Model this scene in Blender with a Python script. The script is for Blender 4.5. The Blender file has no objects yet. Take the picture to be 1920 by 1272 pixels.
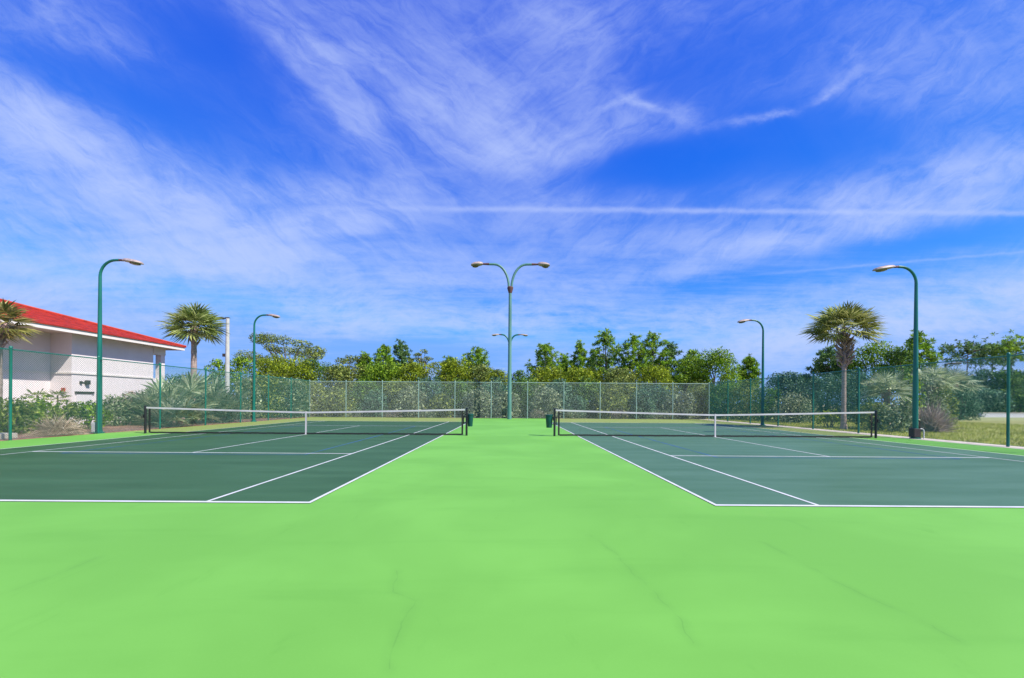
import bpy, math, random
import numpy as np
from mathutils import Vector, Matrix

random.seed(7)
RNG = np.random.default_rng(11)
scene = bpy.context.scene
COL = scene.collection
R = math.radians

# ------------------------------------------------------------------ camera geometry (real metres, +Y down the courts)
F = 835.0; CX = 955.0; HY = 753.7; ROLL = 0.0065; EYE = 1.356

def at(px, py, Y):
    """world point that stands Y metres down the courts in the direction measured in the photograph"""
    dx = px - CX; dy = py - HY
    xx = dx + ROLL * dy; yy = dy - ROLL * dx
    return Vector((xx * Y / F, Y, EYE - yy * Y / F))

def gnd(px, py):
    dx = px - CX; dy = py - HY
    xx = dx + ROLL * dy; yy = dy - ROLL * dx
    Y = F * EYE / yy
    return Vector((xx * Y / F, Y, 0))

def hgt(px, py, Y):
    return at(px, py, Y).z

# ------------------------------------------------------------------ materials
def nodes_of(m):
    m.use_nodes = True
    nt = m.node_tree
    return nt, nt.nodes, nt.links

def mat(name, c1, c2=None, scale=6.0, rough=0.6, bump=0.0, bscale=40.0, metal=0.0, spec=0.5, detail=6.0, stretch=None, contrast=(0.35, 0.65)):
    m = bpy.data.materials.new(name)
    nt, N, L = nodes_of(m)
    b = N['Principled BSDF']
    b.inputs['Roughness'].default_value = rough
    b.inputs['Metallic'].default_value = metal
    b.inputs['Specular IOR Level'].default_value = spec
    b.inputs['Base Color'].default_value = (*c1, 1)
    g = N.new('ShaderNodeNewGeometry')
    vec = g.outputs['Position']
    if stretch:
        mp = N.new('ShaderNodeMapping'); mp.inputs['Scale'].default_value = stretch
        L.new(vec, mp.inputs['Vector']); vec = mp.outputs['Vector']
    if c2 is not None:
        n = N.new('ShaderNodeTexNoise'); n.inputs['Scale'].default_value = scale; n.inputs['Detail'].default_value = detail
        n.inputs['Roughness'].default_value = 0.6
        L.new(vec, n.inputs['Vector'])
        mr = N.new('ShaderNodeMapRange'); mr.inputs['From Min'].default_value = contrast[0]; mr.inputs['From Max'].default_value = contrast[1]
        L.new(n.outputs['Fac'], mr.inputs['Value'])
        mx = N.new('ShaderNodeMix'); mx.data_type = 'RGBA'
        mx.inputs[6].default_value = (*c1, 1); mx.inputs[7].default_value = (*c2, 1)
        L.new(mr.outputs['Result'], mx.inputs[0]); L.new(mx.outputs[2], b.inputs['Base Color'])
    if bump > 0:
        n2 = N.new('ShaderNodeTexNoise'); n2.inputs['Scale'].default_value = bscale; n2.inputs['Detail'].default_value = 4
        L.new(vec, n2.inputs['Vector'])
        bp = N.new('ShaderNodeBump'); bp.inputs['Strength'].default_value = bump; bp.inputs['Distance'].default_value = 0.02
        L.new(n2.outputs['Fac'], bp.inputs['Height']); L.new(bp.outputs['Normal'], b.inputs['Normal'])
    return m

def leaf_mat(name, cols, trans=0.3, rough=0.55, spec=0.25):
    """foliage whose single leaves differ in colour"""
    m = bpy.data.materials.new(name)
    nt, N, L = nodes_of(m)
    b = N['Principled BSDF']; out = N['Material Output']
    b.inputs['Roughness'].default_value = rough; b.inputs['Specular IOR Level'].default_value = spec
    g = N.new('ShaderNodeNewGeometry')
    cr = N.new('ShaderNodeValToRGB'); cr.color_ramp.interpolation = 'LINEAR'
    el = cr.color_ramp.elements
    el[0].position = 0; el[0].color = (*cols[0], 1); el[1].position = 1; el[1].color = (*cols[-1], 1)
    for i, c in enumerate(cols[1:-1]):
        e = el.new((i + 1) / (len(cols) - 1)); e.color = (*c, 1)
    L.new(g.outputs['Random Per Island'], cr.inputs['Fac'])
    n = N.new('ShaderNodeTexNoise'); n.inputs['Scale'].default_value = 1.1; n.inputs['Detail'].default_value = 2
    L.new(g.outputs['Position'], n.inputs['Vector'])
    mr = N.new('ShaderNodeMapRange'); mr.inputs['From Min'].default_value = 0.3; mr.inputs['From Max'].default_value = 0.7
    mr.inputs['To Min'].default_value = 0.6; mr.inputs['To Max'].default_value = 1.75
    L.new(n.outputs['Fac'], mr.inputs['Value'])
    mu = N.new('ShaderNodeVectorMath'); mu.operation = 'SCALE'
    L.new(cr.outputs['Color'], mu.inputs[0]); L.new(mr.outputs['Result'], mu.inputs['Scale'])
    L.new(mu.outputs[0], b.inputs['Base Color'])
    t = N.new('ShaderNodeBsdfTranslucent'); L.new(mu.outputs[0], t.inputs['Color'])
    ms = N.new('ShaderNodeMixShader'); ms.inputs[0].default_value = trans
    L.new(b.outputs[0], ms.inputs[1]); L.new(t.outputs[0], ms.inputs[2]); L.new(ms.outputs[0], out.inputs['Surface'])
    return m

M = {}
M['post'] = mat('green_enamel', (0.004, 0.125, 0.085), (0.008, 0.17, 0.12), 3, 0.35)
M['wire'] = mat('green_wire', (0.045, 0.19, 0.145), None, rough=0.45)
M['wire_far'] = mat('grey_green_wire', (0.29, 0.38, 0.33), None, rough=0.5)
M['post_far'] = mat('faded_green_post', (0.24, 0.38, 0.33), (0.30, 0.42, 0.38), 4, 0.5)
M['pole_pale'] = mat('weathered_green_pole', (0.075, 0.20, 0.17), (0.13, 0.28, 0.25), 1.2, 0.45, stretch=(3, 3, .5))
M['pole_green'] = mat('green_pole', (0.004, 0.115, 0.085), (0.012, 0.165, 0.13), 1.5, 0.35, stretch=(3, 3, .4))
M['lamp'] = mat('lamp_shell', (0.46, 0.36, 0.33), (0.30, 0.22, 0.20), 9, 0.5)
M['lamp_dark'] = mat('lamp_collar', (0.17, 0.06, 0.05), (0.08, 0.04, 0.035), 12, 0.6)
M['lens'] = mat('lamp_lens', (0.20, 0.17, 0.08), (0.06, 0.05, 0.03), 14, 0.15)
M['concrete'] = mat('pale_concrete', (0.60, 0.53, 0.44), (0.46, 0.40, 0.33), 3, 0.85, 0.3)
M['pole_conc'] = mat('concrete_pole', (0.55, 0.55, 0.53), (0.42, 0.42, 0.41), 3, 0.8)
M['black'] = mat('black_metal', (0.008, 0.010, 0.012), (0.02, 0.02, 0.022), 6, 0.4)
M['cord'] = mat('black_cord', (0.012, 0.014, 0.014), None, rough=0.8)
M['tape'] = mat('white_tape', (0.60, 0.58, 0.58), (0.50, 0.48, 0.48), 3, 0.8)
M['net_tape'] = mat('black_tape', (0.01, 0.012, 0.012), (0.02, 0.022, 0.02), 8, 0.8)
M['bin'] = mat('green_plastic', (0.002, 0.055, 0.05), (0.004, 0.075, 0.065), 6, 0.4)
M['white'] = mat('white_paint', (0.75, 0.75, 0.76), (0.6, 0.58, 0.6), 6, 0.6)
M['line'] = mat('court_line_paint', (0.62, 0.62, 0.61), (0.42, 0.46, 0.43), 2.2, 0.7, contrast=(0.45, 0.8))
M['blue_line'] = mat('worn_blue_line', (0.03, 0.11, 0.36), (0.04, 0.13, 0.15), 1.1, 0.7, contrast=(0.35, 0.65))
M['stucco'] = mat('pale_stucco', (0.80, 0.73, 0.74), (0.75, 0.68, 0.69), 1.5, 0.9, 0.15, 60)
M['trim'] = mat('cream_trim', (0.80, 0.75, 0.71), (0.74, 0.68, 0.64), 2, 0.7)
M['soffit'] = mat('soffit_board', (0.74, 0.66, 0.58), (0.68, 0.60, 0.52), 2, 0.8)
M['red'] = mat('red_sign', (0.45, 0.03, 0.03), (0.35, 0.03, 0.03), 8, 0.5)
M['darkmetal'] = mat('dark_bronze', (0.03, 0.025, 0.025), (0.05, 0.04, 0.04), 8, 0.5)
M['door'] = mat('white_door', (0.76, 0.72, 0.74), (0.70, 0.66, 0.68), 2, 0.5)
M['bark'] = mat('grey_bark', (0.20, 0.15, 0.13), (0.11, 0.085, 0.075), 9, 0.95, 0.6, 30, stretch=(3, 3, .8))
M['palmtrunk'] = mat('palm_bark', (0.44, 0.33, 0.29), (0.25, 0.18, 0.155), 5, 0.95, 0.8, 18, stretch=(1, 1, 3.5))
M['boot'] = mat('palm_boot', (0.42, 0.28, 0.24), (0.22, 0.14, 0.12), 9, 0.9)
M['mulch'] = mat('mulch', (0.46, 0.26, 0.19), (0.27, 0.145, 0.11), 5, 0.95, 0.9, 14)
M['sand'] = mat('sand', (0.36, 0.36, 0.15), (0.27, 0.30, 0.09), 0.5, 0.95, 0.3)
M['lawn'] = mat('lawn', (0.20, 0.22, 0.04), (0.36, 0.33, 0.11), 0.8, 0.95, 0.6, 12)
M['terrain'] = mat('rough_ground', (0.14, 0.15, 0.05), (0.26, 0.22, 0.12), 0.25, 0.95, 0.4, 6)

# leaves
LF = {
 'yellow':  leaf_mat('leaf_yellow_green', [(0.05, 0.085, 0.006), (0.18, 0.25, 0.012), (0.38, 0.44, 0.022)], 0.35),
 'bright':  leaf_mat('leaf_bright_green', [(0.03, 0.08, 0.008), (0.14, 0.26, 0.012), (0.33, 0.45, 0.03)], 0.35),
 'dark':    leaf_mat('leaf_dark_green', [(0.014, 0.05, 0.012), (0.06, 0.14, 0.02), (0.17, 0.28, 0.035)], 0.3),
 'olive':   leaf_mat('leaf_olive', [(0.03, 0.06, 0.015), (0.14, 0.19, 0.035), (0.36, 0.40, 0.09)], 0.3),
 'grey':    leaf_mat('leaf_grey_green', [(0.035, 0.065, 0.03), (0.17, 0.22, 0.11), (0.44, 0.48, 0.28)], 0.3),
 'teal':    leaf_mat('leaf_blue_green', [(0.012, 0.05, 0.03), (0.06, 0.15, 0.085), (0.20, 0.32, 0.17)], 0.28),
 'pine':    leaf_mat('needle_green', [(0.03, 0.085, 0.012), (0.17, 0.31, 0.02), (0.38, 0.52, 0.05)], 0.35),
 'pineblue':leaf_mat('needle_blue_green', [(0.02, 0.07, 0.025), (0.09, 0.18, 0.05), (0.23, 0.34, 0.10)], 0.35),
 'palm':    leaf_mat('palm_frond', [(0.06, 0.10, 0.02), (0.24, 0.30, 0.07), (0.52, 0.55, 0.22)], 0.35, 0.4, 0.5),
 'palmmix': leaf_mat('palm_frond_mixed', [(0.07, 0.10, 0.02), (0.26, 0.29, 0.07), (0.54, 0.52, 0.20)], 0.35, 0.4, 0.5),
 'palmgold':leaf_mat('palm_frond_golden', [(0.07, 0.085, 0.02), (0.24, 0.23, 0.06), (0.48, 0.40, 0.13)], 0.35, 0.4, 0.5),
 'palmetto':leaf_mat('palmetto_frond', [(0.08, 0.13, 0.075), (0.28, 0.34, 0.19), (0.56, 0.60, 0.40)], 0.35, 0.45, 0.4),
 'dry':     leaf_mat('dry_twigs', [(0.16, 0.11, 0.10), (0.32, 0.24, 0.21), (0.50, 0.41, 0.36)], 0.15),
 'straw':   leaf_mat('dry_straw', [(0.24, 0.15, 0.10), (0.44, 0.32, 0.22), (0.62, 0.52, 0.38)], 0.15),
 'pink':    leaf_mat('leaf_dusty_pink', [(0.10, 0.115, 0.06), (0.26, 0.23, 0.15), (0.46, 0.31, 0.27)], 0.25),
 'grass':   leaf_mat('grass_blade', [(0.15, 0.21, 0.015), (0.33, 0.37, 0.04), (0.58, 0.55, 0.16)], 0.3),
 'needle':  leaf_mat('fallen_needles', [(0.20, 0.09, 0.055), (0.38, 0.21, 0.145), (0.58, 0.40, 0.31)], 0.1),
}

def pad_material():
    m = bpy.data.materials.new('light_green_court_paint')
    nt, N, L = nodes_of(m)
    b = N['Principled BSDF']; b.inputs['Roughness'].default_value = 0.72; b.inputs['Specular IOR Level'].default_value = 0.25
    g = N.new('ShaderNodeNewGeometry'); P = g.outputs['Position']
    def noise(scale, det, stretch=None, rough=0.55):
        v = P
        if stretch:
            mp = N.new('ShaderNodeMapping'); mp.inputs['Scale'].default_value = stretch; L.new(P, mp.inputs['Vector']); v = mp.outputs['Vector']
        n = N.new('ShaderNodeTexNoise'); n.inputs['Scale'].default_value = scale; n.inputs['Detail'].default_value = det
        n.inputs['Roughness'].default_value = rough; n.inputs['Distortion'].default_value = 0.4
        L.new(v, n.inputs['Vector']); return n.outputs['Fac']
    def rng(s, a, b_, c, d, smooth=True):
        r = N.new('ShaderNodeMapRange'); r.interpolation_type = 'SMOOTHSTEP' if smooth else 'LINEAR'
        for k, v in zip(('From Min', 'From Max', 'To Min', 'To Max'), (a, b_, c, d)): r.inputs[k].default_value = v
        L.new(s, r.inputs['Value']); return r.outputs['Result']
    def mix(f, a, b_):
        x = N.new('ShaderNodeMix'); x.data_type = 'RGBA'
        if isinstance(f, float): x.inputs[0].default_value = f
        else: L.new(f, x.inputs[0])
        for i, c in ((6, a), (7, b_)):
            if isinstance(c, tuple): x.inputs[i].default_value = (*c, 1)
            else: L.new(c, x.inputs[i])
        return x.outputs[2]
    def math_(op, a, b_):
        x = N.new('ShaderNodeMath'); x.operation = op
        for i, c in ((0, a), (1, b_)):
            if isinstance(c, (int, float)): x.inputs[i].default_value = c
            else: L.new(c, x.inputs[i])
        return x.outputs[0]
    base = mix(rng(noise(0.35, 4), 0.36, 0.66, 0, 1), PADA, PADB)
    # squeegee strokes of the coating, then a few worn darker traces
    base = mix(rng(noise(1.0, 5, (0.35, 2.2, 1)), 0.52, 0.72, 0, 0.30), base, PADC)
    base = mix(rng(noise(2.6, 6, (1.4, 0.5, 1), 0.65), 0.60, 0.76, 0, 0.35), base, PADC)
    base = mix(rng(noise(70, 3), 0.55, 0.75, 0, 0.30), base, PADD)
    base = mix(rng(noise(34, 6, None, .7), 0.58, 0.80, 0, 0.30), base, PADC)
    base = mix(rng(noise(0.55, 7, None, .7), 0.60, 0.74, 0, 0.28), base, (.21, .40, .085))
    # olive yellow tone on the far half, outside the walkway between the courts
    sx = N.new('ShaderNodeSeparateXYZ'); L.new(P, sx.inputs[0])
    ax = math_('ABSOLUTE', sx.outputs['X'], 0)
    far = math_('MULTIPLY', rng(sx.outputs['Y'], 17.0, 20.0, 0, 1), rng(ax, 2.5, 4.0, 0, 1))
    far = math_('MULTIPLY', far, rng(noise(0.6, 4), 0.2, 0.5, 0.72, 1.0))
    base = mix(far, base, (0.25, 0.31, 0.085))
    # long soft traces of mended cracks
    wn = N.new('ShaderNodeTexNoise'); wn.inputs['Scale'].default_value = 2.4; wn.inputs['Detail'].default_value = 5; L.new(P, wn.inputs['Vector'])
    wo = N.new('ShaderNodeVectorMath'); wo.operation = 'MULTIPLY_ADD'; L.new(wn.outputs['Color'], wo.inputs[0]); wo.inputs[1].default_value = (.16, .16, 0); wo.inputs[2].default_value = (-.08, -.08, 0)
    PW = N.new('ShaderNodeVectorMath'); PW.operation = 'ADD'; L.new(P, PW.inputs[0]); L.new(wo.outputs[0], PW.inputs[1]); PW = PW.outputs[0]
    tot = None
    for chain, wd, st in CRACKS:
        for A_, B_ in zip(chain, chain[1:]):
            a0 = gnd(*A_); b0 = gnd(*B_); ab = b0-a0; l2 = ab.length_squared
            pa = N.new('ShaderNodeVectorMath'); pa.operation = 'SUBTRACT'; L.new(PW, pa.inputs[0]); pa.inputs[1].default_value = a0
            dt = N.new('ShaderNodeVectorMath'); dt.operation = 'DOT_PRODUCT'; L.new(pa.outputs[0], dt.inputs[0]); dt.inputs[1].default_value = ab/l2
            cl_ = N.new('ShaderNodeMath'); cl_.operation = 'MULTIPLY'; cl_.use_clamp = True; L.new(dt.outputs['Value'], cl_.inputs[0]); cl_.inputs[1].default_value = 1.0
            pr = N.new('ShaderNodeVectorMath'); pr.operation = 'SCALE'; pr.inputs[0].default_value = ab; L.new(cl_.outputs[0], pr.inputs['Scale'])
            ds = N.new('ShaderNodeVectorMath'); ds.operation = 'DISTANCE'; L.new(pa.outputs[0], ds.inputs[0]); L.new(pr.outputs[0], ds.inputs[1])
            core = rng(ds.outputs['Value'], 0, wd, st, 0)
            halo = rng(ds.outputs['Value'], 0, wd*7, st*.38, 0)
            m_ = math_('MAXIMUM', core, halo)
            tot = m_ if tot is None else math_('MAXIMUM', tot, m_)
    tot = math_('MULTIPLY', tot, rng(noise(3.0, 4), .34, .62, .15, 1.0))
    base = mix(tot, base, (.066, .20, .034))
    L.new(base, b.inputs['Base Color'])
    bp = N.new('ShaderNodeBump'); bp.inputs['Strength'].default_value = 0.10; bp.inputs['Distance'].default_value = 0.004
    L.new(noise(160, 3), bp.inputs['Height']); L.new(bp.outputs['Normal'], b.inputs['Normal'])
    return m

CRACKS = [([(742, 1072), (738, 1110), (771, 1128), (744, 1190), (730, 1250)], .012, .36),
          ([(1105, 1005), (1145, 1030), (1185, 1072), (1262, 1142), (1302, 1202)], .011, .36),
          ([(1428, 1016), (1482, 1043), (1600, 1108), (1742, 1172), (1795, 1202)], .011, .36),
          ([(0, 1115), (95, 1082), (185, 1046)], .014, .34)]
PADA = (0.138, 0.372, 0.054); PADB = (0.164, 0.428, 0.066); PADC = (0.108, 0.318, 0.042); PADD = (0.18, 0.44, 0.08)
M['pad'] = pad_material()
M['court'] = mat('dark_green_court_paint', (0.029, 0.088, 0.020), (0.045, 0.120, 0.038), 0.9, 0.55, 0.08, 150, spec=0.28, stretch=(0.35, 1.7, 1), contrast=(0.36, 0.68))
M['court_glare'] = mat('glare_tinted_green_court_paint', (0.054, 0.132, 0.054), (0.084, 0.176, 0.092), 0.8, 0.5, 0.08, 150, spec=0.36, stretch=(0.35, 1.7, 1), contrast=(0.36, 0.68))  # same coating as the other court, with glare painted in as a paler tone

# ------------------------------------------------------------------ mesh helpers
class MB:
    def __init__(s): s.v = []; s.f = []
    def box(s, x0, x1, y0, y1, z0, z1):
        n = len(s.v)
        s.v += [(x0,y0,z0),(x1,y0,z0),(x1,y1,z0),(x0,y1,z0),(x0,y0,z1),(x1,y0,z1),(x1,y1,z1),(x0,y1,z1)]
        s.f += [tuple(n+i for i in q) for q in ((3,2,1,0),(4,5,6,7),(0,1,5,4),(1,2,6,5),(2,3,7,6),(3,0,4,7))]
        return s
    def quad(s, a, b, c, d):
        n = len(s.v); s.v += [tuple(a), tuple(b), tuple(c), tuple(d)]; s.f.append((n, n+1, n+2, n+3)); return s
    def tube(s, pts, radii, seg=10, cap=True):
        pts = [Vector(p) for p in pts]; n0 = len(s.v)
        if isinstance(radii, (int, float)): radii = [radii] * len(pts)
        up = None
        for i, p in enumerate(pts):
            t = (pts[min(i+1, len(pts)-1)] - pts[max(i-1, 0)]).normalized()
            if up is None:
                up = Vector((1, 0, 0)) if abs(t.x) < 0.8 else Vector((0, 1, 0))
            u = (up - t * up.dot(t)).normalized(); w = t.cross(u); up = u
            for k in range(seg):
                a = 2*math.pi*k/seg
                s.v.append(tuple(p + (u*math.cos(a) + w*math.sin(a)) * radii[i]))
        for i in range(len(pts)-1):
            for k in range(seg):
                a = n0+i*seg+k; b = n0+i*seg+(k+1) % seg
                s.f.append((a, b, b+seg, a+seg))
        if cap:
            s.f.append(tuple(n0+k for k in range(seg))[::-1]); m = n0+(len(pts)-1)*seg
            s.f.append(tuple(m+k for k in range(seg)))
        return s
    def lathe(s, prof, seg=16, c=(0, 0, 0)):
        n0 = len(s.v)
        for r, z in prof:
            for k in range(seg):
                a = 2*math.pi*k/seg
                s.v.append((c[0]+r*math.cos(a), c[1]+r*math.sin(a), c[2]+z))
        for i in range(len(prof)-1):
            for k in range(seg):
                a = n0+i*seg+k; b = n0+i*seg+(k+1) % seg
                s.f.append((a, b, b+seg, a+seg))
        s.f.append(tuple(n0+k for k in range(seg))[::-1]); m = n0+(len(prof)-1)*seg
        s.f.append(tuple(m+k for k in range(seg)))
        return s
    def build(s, name, m, parent=None, smooth=False, bevel=0.0):
        me = bpy.data.meshes.new(name); me.from_pydata(s.v, [], s.f); me.update()
        if smooth:
            me.polygons.foreach_set('use_smooth', [True]*len(me.polygons))
            me.set_sharp_from_angle(angle=R(40))
        me.materials.append(m)
        o = bpy.data.objects.new(name, me); COL.objects.link(o)
        if bevel:
            bv = o.modifiers.new('soft edge', 'BEVEL'); bv.width = bevel; bv.segments = 2; bv.limit_method = 'ANGLE'
        if parent is not None: o.parent = parent
        return o

def np_mesh(name, V, n_per, m, parent=None):
    """V: (faces, n_per, 3) array of loose polygons"""
    k = V.shape[0]
    me = bpy.data.meshes.new(name)
    me.vertices.add(k*n_per); me.vertices.foreach_set('co', V.astype(np.float32).ravel())
    me.loops.add(k*n_per); me.loops.foreach_set('vertex_index', np.arange(k*n_per, dtype=np.int32))
    me.polygons.add(k)
    me.polygons.foreach_set('loop_start', np.arange(0, k*n_per, n_per, dtype=np.int32))
    me.update(calc_edges=True); me.validate()
    me.materials.append(m)
    o = bpy.data.objects.new(name, me); COL.objects.link(o)
    if parent is not None: o.parent = parent
    return o

def thing(name, label, cat, loc=(0, 0, 0), group=None, rz=0.0):
    o = bpy.data.objects.new(name, None); COL.objects.link(o)
    o.location = loc; o.rotation_euler = (0, 0, rz); o.empty_display_size = 0.3
    o['label'] = label; o['category'] = cat
    if group: o['group'] = group
    return o

def struct(o, label=None):
    o['kind'] = 'structure'
    if label: o['label'] = label
    return o

# ------------------------------------------------------------------ ground
mb = MB(); mb.quad((-900, -200, -0.06), (900, -200, -0.06), (900, 1400, -0.06), (-900, 1400, -0.06))
struct(mb.build('ground', M['terrain']), 'rough sandy grass ground reaching to the horizon')

def sheet(name, x0, x1, y0, y1, z, m, label, nx=1, ny=1):
    b = MB(); b.quad((x0, y0, z), (x1, y0, z), (x1, y1, z), (x0, y1, z))
    return struct(b.build(name, m), label)

PX = 16.15
b = MB(); b.box(-PX, 15.78, -9, 36.55, -0.05, 0.0)
struct(b.build('court_surround', M['pad']), 'bright light green painted surround of the two tennis courts')

LX0, LX1 = -13.58, -2.61       # left court
RX0, RX1 = 2.72, 13.69         # right court
YB = 5.855; YN = 17.74; YF = 29.625

def court(x0, x1, label, pm):
    b = MB(); b.quad((x0, YB, .004), (x1, YB, .004), (x1, YF, .004), (x0, YF, .004))
    o = struct(b.build('tennis_court', M[pm]), label)
    xc = (x0+x1)/2
    def line(xa, xb, ya, yb, z=.008, m='line', nm='court_line'):
        q = MB(); q.quad((xa, ya, z), (xb, ya, z), (xb, yb, z), (xa, yb, z)); return q.build(nm, M[m], o)
    w = 0.05; s = 1.372
    line(x0, x1, YB, YB+.08, .0082, nm='baseline'); line(x0, x1, YF-.10, YF, .0082, nm='baseline')
    e = .0800
    for xa in (x0, x1-w): line(xa, xa+w, YB+e, YF-.1, nm='sideline')
    for xa in (x0+s, x1-s-w): line(xa, xa+w, YB+e, YF-.1, nm='sideline')
    for ya in (YN-6.40, YN+6.40-w): line(x0+s+w, x1-s-w, ya, ya+w+.02, nm='service_line')
    line(xc-w/2, xc+w/2, YN-6.40+w+.02, YN+6.40-w, nm='centre_service_line')
    # blue lines of a small practice court
    for ya in (YN-6.706, YN+6.65): line(xc-3.048, xc+3.048, ya, ya+.05, m='blue_line', nm='practice_line')
    for xa in (xc-3.048, xc+3.0):
        line(xa, xa+.05, YN-6.655, YN-6.40, m='blue_line', nm='practice_line')
        line(xa, xa+.05, YN-6.325, YN+6.345, m='blue_line', nm='practice_line')
    return o
court(LX0, LX1, 'dark green tennis court on the building side', 'court')
court(RX0, RX1, 'dark green tennis court on the lawn side, colour lightened for glare', 'court_glare')

sheet('mulch_bed', -24.5, -PX, 2, 37.5, -0.035, M['mulch'], 'reddish brown pine straw bed along the fence')
b = MB(); b.box(15.785, 16.75, -9, 37.2, -0.05, -0.004)
struct(b.build('concrete_strip', M['concrete']), 'pale concrete edging under the fence beside the lawn')
sheet('lawn', 16.755, 60, 2, 39.0, -0.03, M['lawn'], 'mown yellow green lawn beyond the fence')
sheet('sand_track', 20, 120, 39.0, 50.0, -0.034, M['sand'], 'pale sandy track beyond the lawn')
b = MB(); b.box(-18.9, -17.2, 14.0, 15.6, -0.03, 0.16)
struct(b.build('concrete_path', M['concrete'], bevel=.02), 'pale concrete slab beside the hedge')

# ------------------------------------------------------------------ chain link fences
def link_mesh(Wd, Hh, s=0.075, r=0.0034):
    v = []; f = []
    def seg(x0, z0, x1, z1, y):
        d = Vector((x1-x0, 0, z1-z0))
        if d.length < .02: return
        d.normalize(); n = Vector((-d.z, 0, d.x)); n0 = len(v)
        for (x, z) in ((x0, z0), (x1, z1)):
            for k in range(3):
                a = 2*math.pi*k/3+.5
                v.append((x+n.x*r*math.cos(a), y+r*math.sin(a), z+n.z*r*math.cos(a)))
        for k in range(3):
            a = n0+k; b_ = n0+(k+1) % 3; f.append((a, b_, b_+3, a+3))
    c = -Hh
    while c < Wd:
        xa = max(c, 0); xb = min(c+Hh, Wd)
        if xb > xa:
            seg(xa, xa-c, xb, xb-c, .0025)
            seg(xa, Hh-(xa-c), xb, Hh-(xb-c), -.0025)
        c += s
    return v, f

def fence(name, label, p0, p1, n, H, post_m, wire_m, rp=0.036, first=True, skip_last=False, gap=()):
    p0 = Vector(p0); p1 = Vector(p1); d = p1-p0; Ln = d.length; w = Ln/n
    rz = math.atan2(d.y, d.x)
    t = thing(name, label, 'fence', p0, rz=rz)
    pm = None; mm = None
    for i in range(n+1):
        if (i == 0 and not first) or (i == n and skip_last) or i in gap: continue
        if pm is None:
            b = MB(); b.tube([(0, 0, -.1), (0, 0, H+.02)], rp, 12); b.lathe([(rp*1.25, 0), (rp*1.25, .03), (rp*.7, .07), (.004, .08)], 12, (0, 0, H+.021))
            o = b.build('post', M[post_m], t, smooth=True); pm = o.data
        else:
            o = bpy.data.objects.new('post', pm); COL.objects.link(o); o.parent = t
        o.location = (i*w, 0, 0)
    for i in range(n):
        if mm is None:
            v, f = link_mesh(w-2*rp, H-.06)
            b = MB(); b.v = v; b.f = f; o = b.build('mesh_panel', M[wire_m], t); mm = o.data
        else:
            o = bpy.data.objects.new('mesh_panel', mm); COL.objects.link(o); o.parent = t
        o.location = (i*w+rp, -rp*.9, .04)
    b = MB(); b.tube([(0, -.002, H-.02), (Ln, -.002, H-.02)], .021, 8); b.build('top_rail', M[post_m], t, smooth=True)
    b = MB(); b.tube([(0, -.03, .045), (Ln, -.03, .045)], .005, 5); b.build('tension_wire', M[wire_m], t)
    return t
FX = 16.3; FY = 36.35; SP = 3.114
fence('chain_link_fence', 'green chain link fence between the courts and the red roofed building', (-FX, FY-SP*11, 0), (-FX, FY, 0), 11, 2.98, 'post', 'wire', .042, skip_last=True)
fence('chain_link_fence', 'green chain link fence between the courts and the lawn', (FX, FY, 0), (FX, FY-SP*11, 0), 11, 2.98, 'post', 'wire', .042, first=False, gap=(6,))   # the tall lamp post stands in for this post
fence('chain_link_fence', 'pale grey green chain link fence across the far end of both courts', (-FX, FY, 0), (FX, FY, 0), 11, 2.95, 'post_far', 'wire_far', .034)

# ------------------------------------------------------------------ tennis nets
def net_height(t):           # t -1..1 across the net
    return 0.914+(1.067-0.914)*abs(t)**1.15

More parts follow.
